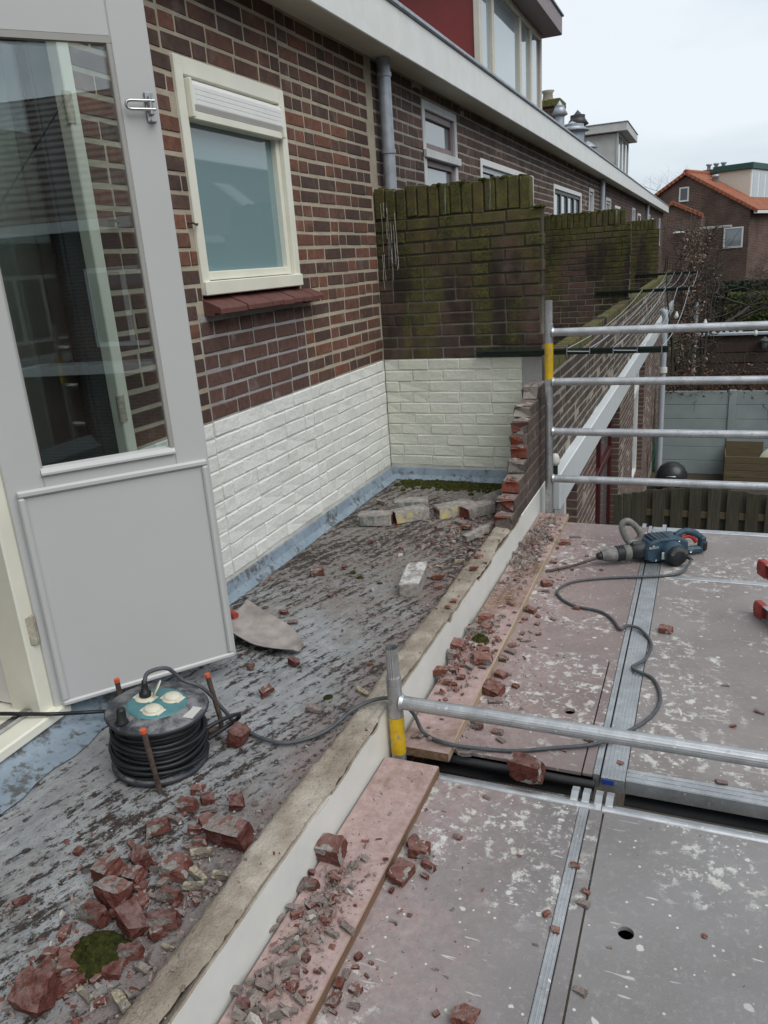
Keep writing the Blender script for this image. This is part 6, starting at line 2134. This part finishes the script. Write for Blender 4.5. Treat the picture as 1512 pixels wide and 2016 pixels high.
# bare tree
def tree(name, base, H_, label, seed, r0, depth=5, spread=.55, first=.28):
    rg = random.Random(seed)
    t = thing(name, label, 'tree', base)
    tr, cr_ = MB(), MB()
    def grow(p, d, L, r, dep):
        n_ = 4
        pth = [p]
        for i in range(n_):
            d = (d + Vector((rg.gauss(0, .12), rg.gauss(0, .12), rg.gauss(0, .08) + .03))).normalized()
            p = p + d * (L / n_)
            pth.append(p)
        (tr if dep == depth else cr_).tube(pth, [r * (1 - .38 * i / n_) for i in range(n_ + 1)], 7 if dep > 2 else 4, cap=False)
        if dep == 0: return
        for q in range(rg.choice([2, 3, 3]) if dep < depth else 5):
            a = rg.uniform(0, 2 * math.pi)
            side = Vector((math.cos(a), math.sin(a), rg.uniform(-.1, .35)))
            nd = (d * (1 - spread) + side * spread * rg.uniform(.8, 1.4)).normalized()
            grow(pth[rg.choice([2, 3, 4, 4])], nd, L * rg.uniform(.6, .85), r * rg.uniform(.42, .62), dep - 1)
    grow(Vector((0, 0, 0)), Vector((0, 0, 1)), H_ * first * 1.7, r0, depth)
    tr.build('trunk', 'bark', t)
    tag(cr_.build('crown', 'bark', t))
    return t
tree('bare_tree', (2.02, 26.5, GZ), 4.6, 'bare grey garden tree in front of the orange-roofed house', 4, .12, 6, .62, .24)
tree('bare_tree', (3.3, 35.5, GZ), 5.6, 'bare spreading tree below the gable window of the orange-roofed house', 14, .10, 6, .65, .22)
tree('bare_tree', (-1.9, 75, GZ), 9.5, 'distant bare tree showing above the end of the gutter', 24, .2, 6, .5, .26)

# ------------------------------------------------------------------ house with orange roof
TH = math.radians(-20)
oh = thing('gable_house', 'brick gable house with orange tiled roof beyond the gardens', 'house', (.63, 45.0, 0), rz=TH)
ZE, ZA, HW, LEN = 2.85, 4.72, 3.2, 13.0
MB().prism([(-HW, GZ), (HW, GZ), (HW, ZE), (0, ZA - .05), (-HW, ZE)], 0, LEN, 'y').build('wall', 'brick_distant', oh)
sl = math.atan2(ZA - ZE, HW)
for s_ in (-1, 1):
    L_ = (HW + .35) / math.cos(sl)
    r_ = MB().box(0, L_, -.12, LEN, -.0, .10)
    ro = r_.build('roof', 'orange_tiles', oh)
    ro.location = (0, 0, ZA)
    ro.rotation_euler = (0, sl, 0) if s_ > 0 else (0, sl, math.pi)
    if s_ < 0: ro.location = (0, LEN - .12, ZA)
    n_ = 15
    for q in range(n_):
        x0 = L_ * q / n_
        vt_ = MB().bev(x0, x0 + L_ / n_ + .03, -.20, -.121, -.05, .13, .03)
        vt_.build('verge_tile', 'terracotta_orange' if 'terracotta_orange' in MT else 'orange_tiles', ro) if s_ > 0 else MB().bev(x0, x0 + L_ / n_ + .03, LEN + .001, LEN + .08, -.05, .13, .03).build('verge_tile', 'orange_tiles', ro)
for q in range(30):
    MB().tube([(0, q * LEN / 30 - .15, ZA + .08), (0, (q + 1.06) * LEN / 30 - .15, ZA + .09)], .14, 10).build('ridge_tile', 'orange_tiles', oh)
MB().bev(HW + .2, HW + .38, -.1, LEN, ZE - .30, ZE - .12, .01).build('gutter', 'window_white', oh)
def gwin(x0, x1, z0, z1, pane):
    f_ = MB()
    f_.bev(x0, x0 + .07, -.06, .01, z0, z1, .01).bev(x1 - .07, x1, -.06, .01, z0, z1, .01).bev(x0 + .07, x1 - .07, -.061, .01, z1 - .07, z1, .01).bev(x0 + .07, x1 - .07, -.062, .01, z0, z0 + .08, .01)
    wn = f_.build('window', 'window_white', oh)
    MB().box(x0 + .06, x1 - .06, -.03, -.02, z0 + .06, z1 - .06).build('pane', pane, wn)
gwin(2.02, 2.95, 1.02, 2.0, 'curtain_pane')
gwin(-.33, .17, 3.42, 4.12, 'dark_pane')
gwin(2.0, 2.9, -2.1, -.6, 'dark_pane')
# lean-to gable in front
lt = thing('small_gable', 'small brick gable with orange verge tiles before the larger gable house', 'outbuilding', (-.05, 43.2, 0), rz=math.radians(-8))
MB().prism([(-2.0, GZ), (1.5, GZ), (1.5, 2.6), (.15, 3.25), (-2.0, 2.3)], 0, 1.4, 'y').build('wall', 'brick_distant', lt)
for (a, b) in (((.15, 3.25), (-2.1, 2.26)), ((.15, 3.25), (1.55, 2.58))):
    n_ = 7
    for q in range(n_):
        p, r_ = (a[0] + (b[0] - a[0]) * q / n_, a[1] + (b[1] - a[1]) * q / n_), (a[0] + (b[0] - a[0]) * (q + 1.1) / n_, a[1] + (b[1] - a[1]) * (q + 1.1) / n_)
        MB().prism([(p[0], p[1]), (r_[0], r_[1]), (r_[0], r_[1] + .16), (p[0], p[1] + .18)], -.14, .25, 'y').build('verge_tile', 'orange_tiles', lt)
MB().bev(1.5, 2.9, -.3, .3, 1.98, 2.1, .02).build('porch_roof', 'mortar_grey', lt)
MB().bev(.3, .85, -.35, -.05, 1.9, 1.98, .02).build('window_hood', 'window_white', lt)
# chimney, vents and dormer on the orange roof
oc = thing('chimney', 'wide brick chimney with pots behind the orange ridge', 'chimney', (1.98, 47.9, 4.1), rz=TH)
MB().bev(-.55, .55, -.4, .4, -.6, .92, .02).build('stack', 'brick_distant_dark', oc)
for q, x in enumerate((-.38, 0, .38)):
    MB().lathe([(.10, .9), (.09, 1.1), (.15, 1.16), (.15, 1.22), (.001, 1.24)], 12, 0, Matrix.Translation((x, 0, 0))).build('pot', 'zinc', oc)
vp = thing('roof_vent', 'grey vent pipe rising from the orange tiles', 'vent', (1.98, 46.0, 3.95), rz=TH)
MB().lathe([(.25, -.35), (.2, -.1), (.16, .0), (.15, .55), (.2, .56), (.18, .66), (.001, .7)], 14).build('pipe', 'zinc', vp)
od = thing('dormer', 'cream dormer with dark green trim on the orange roof', 'dormer', (3.62, 46.4, 3.35), rz=TH)
MB().box(-1.7, 0, 0, 4.5, -.8, 1.42).build('cheek', 'cream_panel', od)
MB().bev(-1.85, .15, -.15, 4.7, 1.42, 1.72, .02).build('roof_trim', 'green_trim', od)
MB().box(.0, .05, .02, 4.4, -.1, 1.41).build('front', 'window_white', od)
for q in range(4):
    MB().box(.04, .06, .25 + q * 1.05, 1.05 + q * 1.05, .0, 1.3).build('pane', 'pale_pane', od)

# ------------------------------------------------------------------ terrace across the gardens (seen mirrored in the panes)
for q in range(-3, 4):
    y0, y1 = -8 + q * 13, 5 + q * 13 - .05
    t = thing('opposite_house', 'terrace house across the gardens, mirrored in the window and door glass', 'house', (0, 0, 0), 'houses across the gardens')
    MB().box(13.2, 21, y0, y1, GZ, 2.75).build('wall', 'brick_distant', t)
    m_ = MB().add([(12.8, y0, 2.55), (12.8, y1, 2.55), (17.1, y1, 5.95), (17.1, y0, 5.95), (21.4, y1, 2.55), (21.4, y0, 2.55)], [(0, 3, 2, 1), (3, 5, 4, 2), (0, 1, 4, 5), (0, 5, 3), (1, 2, 4)])
    m_.build('roof', 'brown_tiles', t)
    MB().box(12.6, 12.8, y0, y1, 2.5, 2.7).build('gutter', 'window_white', t)
    for s_ in range(2):
        yy = y0 + 2 + s_ * 6.5
        f_ = MB().box(13.12, 13.19, yy, yy + 2.6, .2, 1.8).build('window', 'window_white', t)
        for p in range(3):
            MB().box(13.1, 13.12, yy + .1 + p * .84, yy + .8 + p * .84, .3, 1.7).build('pane', 'dark_pane', f_)
        yy += .6
        A, B = 14.3, 15.6
        za, zb = 2.55 + (A - 12.8) * .7907, 2.55 + (B - 12.8) * .7907
        s2 = MB()
        s2.quad((A, yy, za + .08), (B, yy, zb + .08), (B, yy + 1.2, zb + .08), (A, yy + 1.2, za + .08))
        s2.quad((A + .12, yy + .1, za + .12 + .08), (B - .12, yy + .1, zb - .08 + .1), (B - .12, yy + 1.1, zb - .08 + .1), (A + .12, yy + 1.1, za + .12 + .08), 1)
        s2.build('skylight', ['window_white', 'pale_pane'], t)
    MB().bev(12.5, 13.19, y0 + .5, y1 - .5, -.3, -.1, .01).build('canopy', 'window_white', t)
